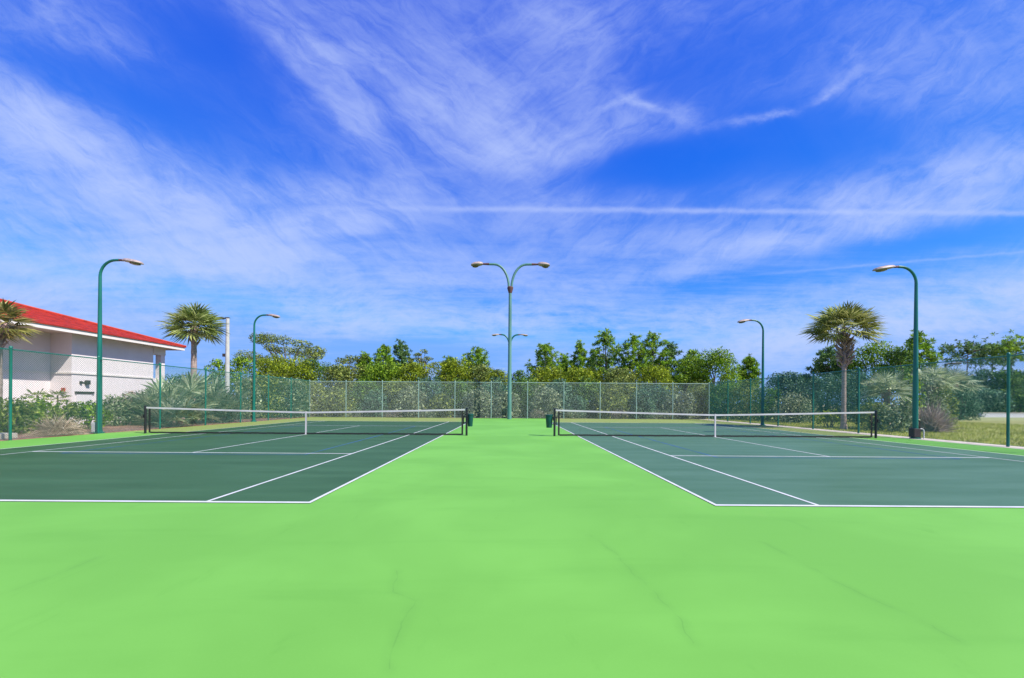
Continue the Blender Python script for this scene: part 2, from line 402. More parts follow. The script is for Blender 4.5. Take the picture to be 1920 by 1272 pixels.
def tennis_net(xc, label):
    t = thing('tennis_net', label, 'tennis net', (xc, YN, 0), 'tennis nets')
    hw = 6.399
    for s in (-1, 1):
        b = MB(); b.tube([(s*hw, 0, -.02), (s*hw, 0, 1.075)], .043, 14); b.lathe([(.05, 0), (.05, .02), (.02, .035)], 14, (s*hw, 0, 1.0755))
        po = b.build('post', M['black'], t, smooth=True)
        b = MB(); b.box(s*(hw+.05)-.02, s*(hw+.05)+.02, -.05, .05, .62, .76); b.tube([(s*(hw+.045), -.05, .69), (s*(hw+.045), -.14, .69), (s*(hw+.045), -.14, .60)], .010, 6)
        b.build('crank', M['black'], po)
        b = MB(); xs = s*(hw-.17); b.box(xs-.035, xs+.035, -.006, .006, .03, net_height(xs/hw)-.04); b.build('side_band', M['net_tape'], t)
    xs = np.linspace(-hw+.044, hw-.044, 41)
    b = MB()
    for x0, x1 in zip(xs, xs[1:]):
        z0 = net_height(x0/hw)-.005; z1 = net_height(x1/hw)-.005; n = len(b.v)
        for (x, z) in ((x0, z0), (x1, z1)):
            b.v += [(x, -.012, z-.063), (x, .012, z-.063), (x, .012, z), (x, -.012, z)]
        b.f += [(n+k, n+(k+1) % 4, n+4+(k+1) % 4, n+4+k) for k in range(4)]
    b.f += [(0, 1, 2, 3), (n+4, n+7, n+6, n+5)]
    b.build('headband', M['tape'], t)
    b = MB(); b.box(-.028, .028, -.017, -.013, .02, net_height(0)+.004); b.box(-.028, .028, .013, .017, .02, net_height(0)+.004); b.box(-.028, .028, -.017, .017, net_height(0)+.0042, net_height(0)+.008); b.box(-.04, .04, -.03, .03, -.002, .0195)
    b.build('centre_strap', M['tape'], t)
    b = MB()
    for i in range(40):
        x0 = -hw+.2+i*(2*hw-.4)/40; x1 = x0+(2*hw-.4)/40
        b.box(x0, x1, -.004, .004, .015+.004*(i % 2), .075+.004*(i % 2))
    b.build('bottom_band', M['net_tape'], t)  # bottom tape, drawn taller so its black also stands for the net's shadow
    v = []; f = []; r = .0011
    def cordseg(a, c):
        n0 = len(v); d = (Vector(c)-Vector(a)).normalized()
        u = Vector((0, 1, 0)); w = d.cross(u)
        for p in (a, c):
            for k in range(3):
                an = 2*math.pi*k/3; q = Vector(p)+(u*math.cos(an)+w*math.sin(an))*r; v.append(tuple(q))
        for k in range(3): f.append((n0+k, n0+(k+1) % 3, n0+3+(k+1) % 3, n0+3+k))
    x = -hw+.24
    while x < hw-.23:
        cordseg((x, 0, .06), (x, 0, net_height(x/hw)-.06)); x += .05
    for k in range(19):
        for j in range(12):
            xa = -hw+.22+(2*hw-.44)*j/12; xb = -hw+.22+(2*hw-.44)*(j+1)/12
            fr = (k+.5)/19
            cordseg((xa, .002, .05+fr*(net_height(xa/hw)-.11)), (xb, .002, .05+fr*(net_height(xb/hw)-.11)))
    b = MB(); b.v = v; b.f = f; b.build('net_mesh', M['cord'], t)
    return t
LC = (LX0+LX1)/2; RC = (RX0+RX1)/2
tennis_net(LC, 'black tennis net with white headband on the court by the building')
tennis_net(RC, 'black tennis net with white headband on the court by the lawn')

# bins hung on the inner net posts
def waste_bin(x, y, z0, z1, r, side, label):
    t = thing('waste_bin', label, 'bin', (x, y, z0), 'bins on the net posts')
    h = z1-z0
    b = MB(); b.lathe([(r*.72, 0), (r*.74, .01), (r, h), (r*.93, h), (r*.68, .03)], 20); b.build('bin_body', M['bin'], t, smooth=True)
    b = MB(); b.lathe([(r*1.02, h-.05), (r*1.09, h-.045), (r*1.09, h+.005), (r*.94, h+.005)], 20); b.build('rim', M['bin'], t, smooth=True)
    b = MB(); b.box(min(side*r*.9, side*(r+.14)), max(side*r*.9, side*(r+.14)), -.02, .02, h*.75, h*.81); b.box(min(side*r*.8, side*(r+.14)), max(side*r*.8, side*(r+.14)), -.02, .02, h*.25, h*.31); b.box(min(side*(r+.12), side*(r+.15)), max(side*(r+.12), side*(r+.15)), -.03, .03, h*.2, h*.86); b.build('bracket', M['black'], t)
    return t
waste_bin(-1.56, 17.84, .36, .86, .125, -1, 'dark green bin hung on the inner post of the net by the building')
waste_bin(1.60, 17.84, .33, .85, .150, 1, 'teal green bin hung on the inner post of the net by the lawn')

# ------------------------------------------------------------------ lamp posts
def lamp_head(parent, base, side, L_, tilt, s=1.0):
    """long flat luminaire that starts at base and points along +-X"""
    b = MB(); rows = []
    prof = [(0, .06, .06), (.12, .11, .095), (.35, .17, .115), (.7, .185, .105), (.93, .15, .07), (1, .07, .03)]
    n0 = 0
    for (t, wy, hz) in prof:
        x = base[0]+side*t*L_; z = base[2]-math.tan(tilt)*t*L_
        for k in range(12):
            a = 2*math.pi*k/12
            zz = math.sin(a)*hz*s*(1.0 if math.sin(a) > 0 else .45)
            b.v.append((x, base[1]+math.cos(a)*wy*s, z+zz))
    for i in range(len(prof)-1):
        for k in range(12):
            a = i*12+k; c = i*12+(k+1) % 12
            b.f.append((a, c, c+12, a+12))
    b.f.append(tuple(range(12))[::-1]); m = (len(prof)-1)*12; b.f.append(tuple(m+k for k in range(12)))
    o = b.build('lamp_head', M['lamp'], parent, smooth=True)
    q = MB(); n = 14
    x0 = base[0]+side*L_*.62; z0 = base[2]-math.tan(tilt)*L_*.62-.032*s
    ring = [[], [], []]
    for j, (rr, dz) in enumerate(((1, 0), (.85, -.05*s), (.4, -.075*s))):
        for k in range(n):
            a = 2*math.pi*k/n
            dx = math.cos(a)*L_*.30*rr
            q.v.append((x0+dx, base[1]+math.sin(a)*.125*s*rr, z0+dz-math.tan(tilt)*dx*side))
    for j in range(2):
        for k in range(n): q.f.append((j*n+k, j*n+(k+1) % n, (j+1)*n+(k+1) % n, (j+1)*n+k))
    q.f.append(tuple(2*n+k for k in range(n)))
    q.build('lens', M['lens'], o, smooth=True)
    return o

def arm_path(side, z0, rad, reach, zend):
    pts = []
    for i in range(9):
        a = math.pi/2*i/8
        pts.append((side*rad*(1-math.cos(a)), 0, z0+(zend-z0)*math.sin(a)))
    pts.append((side*reach, 0, zend+.005))
    return pts

def lamp_post(loc, label, side, ztop, pm, r0, r1, rad, reach, L_, group='lamp posts around the courts', tilt=.16):
    t = thing('lamp_post', label, 'lamp post', loc, group)
    zb = ztop-rad*1.05
    b = MB(); b.tube([(0, 0, -.05), (0, 0, 1.5), (0, 0, zb)], [r0, r0*.97, r1], 16); b.build('pole', M[pm], t, smooth=True)
    b = MB(); b.tube([(x, y, z) for x, y, z in arm_path(side, zb, rad, reach, ztop)], [r1*.99]+[r1*.92]*9, 14); a = b.build('arm', M[pm], t, smooth=True)
    b = MB(); b.tube([(side*reach, 0, ztop+.006), (side*(reach+.16), 0, ztop)], [r1*.8, .05], 12); b.build('collar', M['lamp_dark'], a, smooth=True)
    lamp_head(t, (side*(reach+.15), 0, ztop-.005), side, L_, tilt)
    b = MB(); b.lathe([(r0*1.9, -.02), (r0*1.9, .03), (r0*1.25, .05), (r0*1.12, .12)], 16); b.build('base_plate', M[pm], t, smooth=True)
    return t
p = at(188, 488, 17.85)
lp = lamp_post((p.x, 17.85, 0), 'tall green lamp post by the fence nearest the red roofed building', 1, p.z, 'pole_green', .095, .054, .62, .76, .78)
b = MB(); b.box(-.24, -.10, -.09, .07, .03, .42); b.build('junction_box', M['white'], lp, bevel=.012)
p = at(1718, 501, 17.70)
rp_ = lamp_post((p.x, 17.70, 0), 'tall green lamp post by the fence with a white pipe loop at its foot', -1, p.z, 'pole_green', .095, .054, .62, .72, .82)
b = MB(); b.box(-.15, .11, -.13, .13, .05, .40); b.build('base_cover', M['darkmetal'], rp_, bevel=.015)
b = MB(); b.tube([(.13, -.05, .36), (.20, -.05, .40), (.27, -.05, .37), (.30, -.05, .30), (.30, -.05, 0)], .022, 8); b.build('pipe_loop', M['white'], rp_, smooth=True)
p = at(477, 591, 28.0)
lamp_post((p.x, 28.0, 0), 'green lamp post in front of the spreading pine behind the fence', 1, p.z, 'pole_green', .09, .054, .62, .75, .70)
p = at(1431, 601, 27.4)
lamp_post((p.x, 27.4, 0), 'dark green lamp post between the rounded bright tree and the palm', -1, p.z, 'pole_green', .09, .054, .62, .72, .70)

# the twin lamp posts at the middle of the far end
def twin_post(loc, label, ztop, zj, r0, r1, rad, reach, L_, s, pm):
    t = thing('twin_lamp_post', label, 'lamp post', loc, 'twin lamp posts at the far end')
    b = MB(); b.tube([(0, 0, -.05), (0, 0, zj*.45), (0, 0, zj)], [r0, (r0+r1)/2, r1], 18); b.build('pole', M[pm], t, smooth=True)
    b = MB(); b.lathe([(r1*1.1, -.75*s*.6), (r1*2.0, -.1*s), (r1*2.0, 0), (r1*1.5, .06*s)], 16, (0, 0, zj+.03)); b.build('cap', M['lamp_dark'], t, smooth=True)
    for sd in (-1, 1):
        pts = arm_path(sd, zj, rad, reach, ztop)
        pts = [(x+sd*r1*.9, y, z) for x, y, z in pts]
        b = MB(); b.tube(pts, [r1*.8]*len(pts), 14); a = b.build('arm', M[pm], t, smooth=True)
        xe = pts[-1][0]
        b = MB(); b.tube([(xe, 0, ztop+.006), (xe+sd*.5*s, 0, ztop+.01)], [r1*.82, .07*s], 12); b.build('collar', M['lamp_dark'], a, smooth=True)
        lamp_head(t, (xe+sd*.48*s, 0, ztop+.005), sd, L_, .10, s*1.9)
    return t
p = at(957, 496, 34.6)
twin_post((p.x, 34.6, 0), 'tall pale green mast with two curved arms at the far fence', p.z, hgt(957, 540, 34.6), .165, .115, 1.15, 1.55, .92, 1.0, 'pole_pale')
p = at(956, 628, 36.05)
twin_post((p.x, 36.05, 0), 'short twin armed lamp post right behind the tall mast', p.z, hgt(956, 646, 36.05), .12, .075, .55, .62, .58, .42, 'pole_green')

# pale concrete street light beside the palm
p = at(427, 597, 29.5)
t = thing('street_light', 'pale concrete street light post beside the palm near the building', 'street light', (p.x, 29.5, 0))
b = MB(); b.tube([(0, 0, -.1), (0, 0, p.z)], [.16, .105], 12); b.build('pole', M['pole_conc'], t, smooth=True)
b = MB(); b.tube([(0, 0, p.z-.02), (-.28, 0, p.z+.0)], .045, 8); b.box(-.10, .10, -.10, .10, p.z+.001, p.z+.05); b.build('arm', M['darkmetal'], t)
b = MB(); b.box(-.78, -.28, -.14, .14, p.z-.07, p.z+.06); b.build('lamp_head', M['darkmetal'], t, bevel=.03)
b = MB(); b.box(-.30, -.12, -.08, .08, p.z-2.55, p.z-2.35); b.build('junction_box', M['darkmetal'], t, bevel=.01)

# far shoebox light over the lawn
p = at(1773, 682, 46)
t = thing('street_light', 'thin dark street light with a flat head far beyond the lawn', 'street light', (p.x, 46, 0))
b = MB(); b.tube([(0, 0, -.1), (0, 0, p.z)], [.14, .09], 10); b.build('pole', M['darkmetal'], t, smooth=True)
b = MB(); b.tube([(0, 0, p.z-.05), (.5, 0, p.z+.02)], .05, 8); b.build('arm', M['darkmetal'], t)
b = MB(); b.box(.45, 1.45, -.22, .22, p.z-.08, p.z+.10); b.build('lamp_head', M['darkmetal'], t, bevel=.04)

# low white wall far beyond the lawn
t = thing('low_wall', 'low white wall along the far side of the sandy track', 'wall', (58, 50.5, 0))
b = MB(); b.box(-4.6, 60, -.15, .15, -.06, .42); b.build('wall_body', M['white'], t)
b = MB(); b.box(-4.65, 60.05, -.2, .2, .4205, .50); b.build('coping', M['concrete'], t)

# ------------------------------------------------------------------ red roofed building
H = thing('house', 'pale stucco building with a red hipped roof and deep eaves', 'building', (-23.6, 24.0, 0))
def hb(name, m, boxes, parent=H, bevel=0.0):
    b = MB()
    for (x0, x1, y0, y1, z0, z1) in boxes: b.box(x0+23.6, x1+23.6, y0-24, y1-24, z0, z1)
    return b.build(name, M[m], parent, bevel=bevel)
hb('wall', 'stucco', [(-38, -23.6, 24.0, 29.5, -.1, 4.895)])
hb('recessed_wall', 'stucco', [(-37.5, -24.75, 7.2, 23.997, -.1, 4.89)])
hb('porch_wall', 'stucco', [(-23.9, -23.6, 29.503, 30.42, -.1, 2.75)])
hb('pillar', 'stucco', [(-23.93, -23.57, 30.10, 30.45, 2.753, 4.35)])
hb('porch_beam', 'trim', [(-24.0, -23.56, 29.503, 30.5, 4.353, 4.89)])
hb('belt_course', 'trim', [(-23.598, -23.545, 23.93, 29.45, 2.72, 2.80), (-24.748, -24.69, 7.3, 23.90, 2.72, 2.80), (-24.68, -23.601, 23.94, 23.998, 2.72, 2.80)])
d = hb('door', 'door', [(-23.597, -23.55, 24.25, 25.15, .0, 1.66)])
hb('door_head', 'darkmetal', [(-23.597, -23.50, 24.17, 25.23, 1.663, 1.77)], d)
w = hb('wall_lamp', 'darkmetal', [(-23.597, -23.42, 24.72, 24.92, 2.16, 2.40), (-23.597, -23.55, 24.50, 24.72, 2.24, 2.30), (-23.597, -23.50, 24.42, 24.54, 2.20, 2.34)], bevel=.02)
hb('alarm_box', 'red', [(-24.10, -23.92, 23.93, 23.997, 1.75, 1.95)], bevel=.01)
hb('soffit', 'soffit', [(-38.8, -22.85, 6.2, 31.2, 4.898, 4.93)])
hb('fascia', 'trim', [(-22.849, -22.80, 6.2, 31.25, 4.80, 5.02), (-38.9, -22.851, 31.202, 31.25, 4.80, 5.02), (-38.9, -22.85, 6.15, 6.198, 4.80, 5.02)])

def roof_material():
    m = bpy.data.materials.new('red_roof_tiles')
    nt, N, L = nodes_of(m); b = N['Principled BSDF']; b.inputs['Roughness'].default_value = .6
    g = N.new('ShaderNodeTexCoord'); sx = N.new('ShaderNodeSeparateXYZ'); L.new(g.outputs['Object'], sx.inputs[0])
    n = N.new('ShaderNodeTexNoise'); n.inputs['Scale'].default_value = 1.6; n.inputs['Detail'].default_value = 8; L.new(g.outputs['Object'], n.inputs['Vector'])
    v = N.new('ShaderNodeTexVoronoi'); v.inputs['Scale'].default_value = 3.2; L.new(g.outputs['Object'], v.inputs['Vector'])
    mx = N.new('ShaderNodeMix'); mx.data_type = 'RGBA'; mx.inputs[6].default_value = (.40, .016, .005, 1); mx.inputs[7].default_value = (.56, .046, .014, 1)
    L.new(n.outputs['Fac'], mx.inputs[0])
    m2 = N.new('ShaderNodeMix'); m2.data_type = 'RGBA'; m2.blend_type = 'MULTIPLY'; m2.inputs[0].default_value = .45
    bw = N.new('ShaderNodeRGBToBW'); L.new(v.outputs['Color'], bw.inputs[0])
    L.new(mx.outputs[2], m2.inputs[6]); L.new(bw.outputs[0], m2.inputs[7]); L.new(m2.outputs[2], b.inputs['Base Color'])
    return m
rm = roof_material()
e0, e1, ey0, ey1 = -38.95, -22.74, 6.1, 31.31
xr = (e0+e1)/2; hw = (e1-e0)/2; pitch = .305; ez = 5.025
# tile courses: each slope is a stack of overlapping rows with a real step between them
b = MB(); nrow = 22
def ring(tt, z): # rectangle inset by tt
    return [(e1-tt, ey0+tt, z), (e1-tt, ey1-tt, z), (e0+tt, ey1-tt, z), (e0+tt, ey0+tt, z)]
prev = None
for i in range(nrow):
    ta = hw*i/nrow; tb = hw*(i+1)/nrow
    za = ez+ta*pitch+.045; zb2 = ez+tb*pitch+.010
    A = ring(ta, za); B = ring(min(tb, hw-.02), zb2); A0 = ring(ta, za-.036 if i else ez-.02)
    n = len(b.v); b.v += [(x+23.6, y-24, z) for x, y, z in A0+A+B]
    for k in range(4):
        k2 = (k+1) % 4
        b.f.append((n+k, n+k2, n+4+k2, n+4+k)); b.f.append((n+4+k, n+4+k2, n+8+k2, n+8+k))
b.f.append((n+8, n+9, n+10, n+11))
ro = b.build('roof', rm, H)
b = MB()
for (ya, yb) in ((ey1, ey1-hw), (ey0, ey0+hw)):
    for xa in (e1, e0):
        b.tube([(xa+23.6, ya-24, ez+.06), (xr+23.6, yb-24, ez+hw*pitch+.06)], .075, 8)
b.tube([(xr+23.6, ey0+hw-24, ez+hw*pitch+.06), (xr+23.6, ey1-hw-24, ez+hw*pitch+.06)], .085, 8)
b.build('ridge_cap', rm, ro, smooth=True)

# ------------------------------------------------------------------ foliage
def rand_dirs(n, rng):
    v = rng.normal(size=(n, 3)); return v/np.linalg.norm(v, axis=1, keepdims=True)

def leaf_quads(P, nrm, L_, W_, rng):
    n = len(P)
    r = rand_dirs(n, rng); u = np.cross(nrm, r); u /= np.linalg.norm(u, axis=1, keepdims=True)+1e-9
    w = np.cross(nrm, u)
    s = rng.uniform(.6, 1.35, (n, 1))
    a = u*L_*s*.5; c = w*W_*s*.5
    return np.stack([P-a, P+c, P+a, P-c], axis=1)

def crown_points(clumps, dens, rng, inner=.45):
    Ps = []; Ns = []
    for (c, rad) in clumps:
        rad = np.array(rad); area = (rad[0]*rad[1]+rad[0]*rad[2]+rad[1]*rad[2])/3
        n = max(12, int(dens*area)); d = rand_dirs(n, rng)
        rr = inner+(1.08-inner)*rng.random((n, 1))**.6
        # ragged surface
        rr *= 1+.18*np.sin(d[:, :1]*7+c[0]*3)*np.cos(d[:, 1:2]*6+c[2]*2)
        P = np.array(c)+d*rad*rr
        Ns.append(d*.8+rand_dirs(n, rng)*.9+np.array([0, 0, .35])); Ps.append(P)
    P = np.concatenate(Ps); Nn = np.concatenate(Ns); Nn /= np.linalg.norm(Nn, axis=1, keepdims=True)
    return P, Nn

def limb(b, p, q, r0, r1, rng, n=5, wob=.08):
    p = np.array(p, float); q = np.array(q, float); Lg = np.linalg.norm(q-p)
    pts = []
    for i in range(n):
        t = i/(n-1); w = math.sin(math.pi*t)*wob*Lg
        pts.append(tuple(p+(q-p)*t+rng.normal(size=3)*w*.5+np.array([0, 0, w*.6])))
    b.tube(pts, [r0+(r1-r0)*i/(n-1) for i in range(n)], 6)

def broad_tree(name, label, cat, px, py, wpx, Y, leaf, seed, group, shape='round', z_low=.3, dens=560, leafsize=.13, bare=False, trunk_m='bark'):
    """a leafy tree: the crown top stands in direction py, wpx is its apparent width"""
    rng = np.random.default_rng(seed)
    base = at(px, py, Y); Hh = base.z; W = wpx*Y/F
    t = thing(name, label, cat, (base.x, Y, 0), group)
    clumps = []
    zc0 = Hh*z_low
    if shape == 'round':
        n = 16
        for i in range(n):
            f = (i+.5)/n
            z = zc0+(Hh-zc0)*(.08+.84*f)
            prof = math.sqrt(max(0.05, 1-(abs(2*f-.75)/1.35)**2))
            a = i*2.4+rng.uniform(-.4, .4); rr = W*.5*prof*rng.uniform(.35, .72)
            cr = W*rng.uniform(.13, .21)
            z = min(z, Hh-cr*.75)
            clumps.append(((math.cos(a)*rr, math.sin(a)*rr, z), (cr, cr, cr*rng.uniform(.65, .9))))
        clumps.append(((0, 0, Hh-W*.12), (W*.15, W*.15, W*.12)))
    elif shape == 'spread':       # open, layered flat pads with sky between
        n = 17
        for i in range(n):
            f = rng.random()
            a = i*2.4+rng.uniform(-.5, .5); rr = W*.5*math.sqrt(rng.uniform(.03, .9))
            top = Hh-(rr/(W*.5))**2*(Hh-zc0)*.45
            z = top-(Hh-zc0)*rng.uniform(.03, .5)*(f**1.2)
            cr = W*rng.uniform(.08, .15)
            clumps.append(((math.cos(a)*rr, math.sin(a)*rr, z), (cr, cr, cr*rng.uniform(.38, .6))))
        clumps.append(((W*.02, 0, Hh-W*.06), (W*.12, W*.12, W*.06)))
    P, Nn = crown_points(clumps, dens, rng)
    k = len(P)
    np_mesh('crown', leaf_quads(P, Nn, leafsize*1.5, leafsize*.8, rng), 4, LF[leaf], t)
    b = MB()
    hub = (rng.uniform(-.1, .1)*W, 0, zc0*.75+.12*Hh)
    limb(b, (0, 0, -.15), hub, .035*Hh*.55+.05, .03*Hh*.5+.03, rng, 5, .05)
    for (c, rad) in clumps[:: (1 if shape == 'spread' else 2)]:
        limb(b, hub, c, .022*Hh*.5+.02, .02, rng, 5, .10)
    b.build('trunk', M[trunk_m], t, smooth=True)
    return t

def needle_tris(C, D, L_, W_, n, rng):
    """tufts of flat needles at C, roughly facing D"""
    k = len(C)
    C2 = np.repeat(C, n, axis=0); D2 = np.repeat(D, n, axis=0)
    d = D2*.55+rand_dirs(k*n, rng); d /= np.linalg.norm(d, axis=1, keepdims=True)
    s = rng.uniform(.6, 1.15, (k*n, 1))*L_
    r = np.cross(d, rand_dirs(k*n, rng)); r /= np.linalg.norm(r, axis=1, keepdims=True)+1e-9
    tip = C2+d*s; mid = C2+d*s*.55
    return np.stack([C2, mid+r*W_, tip, mid-r*W_], axis=1)

def pine_tree(name, label, px, py, wpx, Y, leaf, seed, group, z_low=.35, flat=False, ntuft=230, nn=13, tuft=.42, wid=.045):
    rng = np.random.default_rng(seed)
    base = at(px, py, Y); Hh = base.z; W = wpx*Y/F
    t = thing(name, label, 'tree', (base.x, Y, 0), group)
    b = MB(); lean = rng.uniform(-.03, .03)*Hh
    tr = [(lean*(i/7)**2, rng.uniform(-.03, .03), -.15+(Hh*.985+.15)*i/7) for i in range(8)]
    r0 = .012*Hh+.06
    b.tube(tr, [r0*(1-i/7.6) for i in range(8)], 8)
    C = []; D = []
    nb = 44 if not flat else 22
    for i in range(nb):
        f = (i+.5)/nb
        if flat: z = Hh*(z_low+(1-z_low)*(.25+.72*f**.6)); prof = .45+.55*math.sin(math.pi*min(1, f*.9+.1))
        else: z = Hh*(z_low+(1-z_low)*(f*.97)); prof = (1-f)**.72*(.70+.30*min(1, f*3))+.08
        a = i*2.4+rng.uniform(-.5, .5)
        Lb = W*.5*prof*rng.uniform(.7, 1.12)
        up = rng.uniform(.25, .65) if not flat else rng.uniform(.0, .25)
        p0 = np.array([lean*(z/Hh)**2, 0, z]); dr = np.array([math.cos(a), math.sin(a), up]); dr /= np.linalg.norm(dr)
        p1 = p0+dr*Lb; p1[2] = min(p1[2], Hh-.05)
        limb(b, p0, p1, .02+.006*Lb*2, .012, rng, 4, .05)
        m = max(3, int(ntuft*Lb/(nb*W*.28)))
        npuff = 2 if Lb < .25*W else 3
        puffs = [p0+(p1-p0)*tq+rng.normal(size=3)*(.03 if not flat else .06)*W for tq in (1.0, .70, .44)[:npuff]]
        for j in range(m):
            c = puffs[j % npuff]; sp = (.03*W if not flat else .07*W)+.03
            C.append(c+rng.normal(size=3)*np.array([sp, sp, sp*(.45 if flat else 1.1)])); D.append(dr*.4+np.array([0, 0, .45 if flat else .95]))
    for j in range(16):
        C.append(np.array([lean+rng.normal()*.07, rng.normal()*.07, Hh-.15-rng.random()*Hh*.13])); D.append(np.array([0, 0, 1.]))
    np_mesh('crown', needle_tris(np.array(C), np.array(D), tuft, wid, nn, rng), 4, LF[leaf], t)
    b.build('trunk', M['bark'], t, smooth=True)
    return t

TG = 'trees beyond the far fence'
D = lambda *a, **k: broad_tree('broadleaf_tree', *a, **k)
# (label, px, py_top, width, Y, leaf, shape, z_low)
for i, (lb, px, py, w, Y, lf, sh, zl) in enumerate([
 ('small round green tree between the palm and the pale concrete street light', 408, 682, 44, 50, 'bright', 'round', .3),
 ('bright yellow green bushy tree just beside the concrete street light', 455, 668, 78, 47, 'bright', 'round', .25),
 ('wide spreading tree with open layered crown rising behind the green lamp post', 527, 629, 150, 56, 'olive', 'spread', .42),
 ('yellow green tree below the wide spreading tree', 528, 676, 120, 49, 'yellow', 'round', .25),
 ('dark green tree at the end of the spreading tree towards the gap of sky', 588, 683, 66, 52, 'dark', 'round', .3),
 ('rounded open tree with pale gaps standing past the first gap of sky', 655, 666, 104, 55, 'olive', 'spread', .3),
 ('low olive bush tree in front of the rounded open tree', 640, 692, 76, 48, 'olive', 'round', .3),
 ('low bright green tree under the two pointed pines', 718, 688, 90, 48, 'bright', 'round', .25),
 ('yellow green low tree under the small flat crowned tree', 778, 688, 80, 48, 'yellow', 'round', .25),
 ('small flat crowned tree next to the tallest pointed pine of its clump', 792, 655, 56, 54, 'olive', 'spread', .45),
 ('dense yellow green tree in front of the leaning pine', 850, 682, 72, 49, 'yellow', 'round', .25),
 ('reddish olive low tree halfway from leaning pine to the tall mast', 905, 692, 66, 49, 'olive', 'round', .3),
 ('lowest yellow tree top right beside the tall mast', 935, 702, 56, 48, 'yellow', 'round', .3),
 ('low dark tree top close behind the tall mast', 975, 702, 44, 50, 'dark', 'round', .3),
 ('yellow low tree under the first pine past the tall mast', 1030, 696, 84, 48, 'yellow', 'round', .3),
 ('yellow brown low tree under the narrow pine', 1092, 699, 84, 48, 'yellow', 'round', .3),
 ('olive low tree under the tallest pine', 1160, 698, 84, 48, 'olive', 'round', .3),
 ('yellow green low tree under the pair of broad pines', 1228, 694, 84, 48, 'yellow', 'round', .3),
 ('bright lime tree between the pines and the big rounded tree', 1290, 678, 66, 49, 'bright', 'round', .25),
 ('big rounded bright green tree filling the end of the far fence', 1346, 655, 118, 48, 'bright', 'round', .25),
 ('dense bright green tree right behind the shaggy palm trunk', 1636, 642, 104, 44, 'bright', 'round', .25),
 ('dark green low tree below the dense bright tree beside the palm', 1588, 664, 70, 46, 'dark', 'round', .3),
 ('dark olive tree behind the tall lamp post by the lawn', 1688, 650, 80, 42, 'dark', 'round', .3),
]):
    if py > 674 and px < 1320: py -= 9; w *= 1.22
    D(lb, 'tree', px, py, w, Y, lf, 100+i, TG, sh, zl)

for i, (lb, px, py, w, Y, lf, zl, fl) in enumerate([
 ('pointed green pine, wider one of the two beside the small flat crowned tree', 718, 648, 56, 53, 'pine', .3, False),
 ('pointed dark pine, slimmer and taller one beside the small flat crowned tree', 753, 642, 46, 55, 'pineblue', .35, False),
 ('leaning ragged pine with its top beside the tall mast', 893, 655, 66, 53, 'pine', .35, False),
 ('lone oval pine, the first one past the tall mast', 1025, 646, 66, 53, 'pine', .35, False),
 ('narrow pointed pine, slimmest of the pines past the tall mast', 1087, 644, 40, 54, 'pine', .3, False),
 ('faint blue green pine between the narrow pine and the tallest pine', 1112, 662, 50, 62, 'pineblue', .3, False),
 ('tallest pine with tiered crown past the tall mast', 1138, 622, 68, 54, 'pine', .35, False),
 ('broad pine with a rounded top next to the tallest pine', 1186, 631, 62, 52, 'pine', .35, False),
 ('broad dense pine, second of the rounded pair next to the tallest pine', 1224, 628, 70, 53, 'pine', .35, False),
 ('sparse pine sloping down behind the broad dense pair', 1260, 645, 56, 54, 'pineblue', .35, False),
 ('thin pine in the dip between the rounded open tree and the two pointed pines', 684, 664, 40, 55, 'pine', .3, False),
 ('small pine on the building side of the leaning ragged pine', 846, 670, 46, 55, 'pine', .3, False),
 ('pine filling the dip between the lone oval pine and the narrow one', 1058, 668, 46, 56, 'pine', .3, False),
 ('pine rising behind the bright lime tree by the big rounded tree', 1300, 660, 54, 56, 'pine', .3, False),
 ('small lone pine between the big rounded tree and the dark lamp post', 1404, 671, 44, 52, 'pine', .35, False),
 ('ragged dark pine peeping out on the sky side of the shaggy palm trunk', 1552, 655, 66, 48, 'pineblue', .35, False),
 ('tall bright pine crossed by the lamp post by the lawn', 1716, 627, 66, 44, 'pine', .4, False),
 ('flat topped pine, the lower one far beyond the lawn', 1812, 645, 92, 82, 'pineblue', .55, True),
 ('flat topped pine, middle one of the far umbrella pines', 1860, 652, 76, 84, 'pineblue', .55, True),
 ('flat topped pine, the highest one far beyond the lawn', 1897, 639, 84, 80, 'pine', .55, True),
]):
    pine_tree('pine_tree', lb, px, py, w*(1.28 if not fl else 1), Y, lf, 300+i, TG if px < 1780 else 'umbrella pines beyond the lawn', zl, fl,
              ntuft=380 if not fl else 170, tuft=.40 if not fl else .6, wid=.042 if not fl else .065, nn=17 if not fl else 14)

# far wood beyond the lawn and beyond the gap of sky
GG = 'dark wood beyond the sandy track'
for i, (lb, px, py, w, Y, lf) in enumerate([
 ('hazy blue green tree low in the gap beside the dark lamp post', 1478, 697, 90, 78, 'teal'),
 ('small hazy tree top in the gap nearer to the palm', 1520, 706, 60, 82, 'teal'),
 ('grey green tree at the near end of the far wood', 1758, 706, 70, 62, 'grey'),
 ('dark blue green tree under the thin far street light', 1800, 704, 80, 66, 'teal'),
 ('dark tree under the lower flat topped pine', 1842, 692, 70, 68, 'teal'),
 ('green tree behind the last fence post by the lawn', 1884, 692, 76, 66, 'dark'),
 ('dark tree at the outer end of the far wood', 1930, 694, 84, 68, 'teal'),
 ('low dark tree filling the far wood below the thin street light', 1775, 735, 90, 58, 'teal'),
 ('low dark tree filling the far wood below the flat topped pines', 1838, 730, 90, 59, 'teal'),
 ('low dark tree filling the far wood past the last fence post', 1905, 730, 100, 60, 'dark'),
]):
    broad_tree('broadleaf_tree', lb, 'tree', px, py, w, Y, lf, 500+i, GG, 'round', .08, 330, .20)

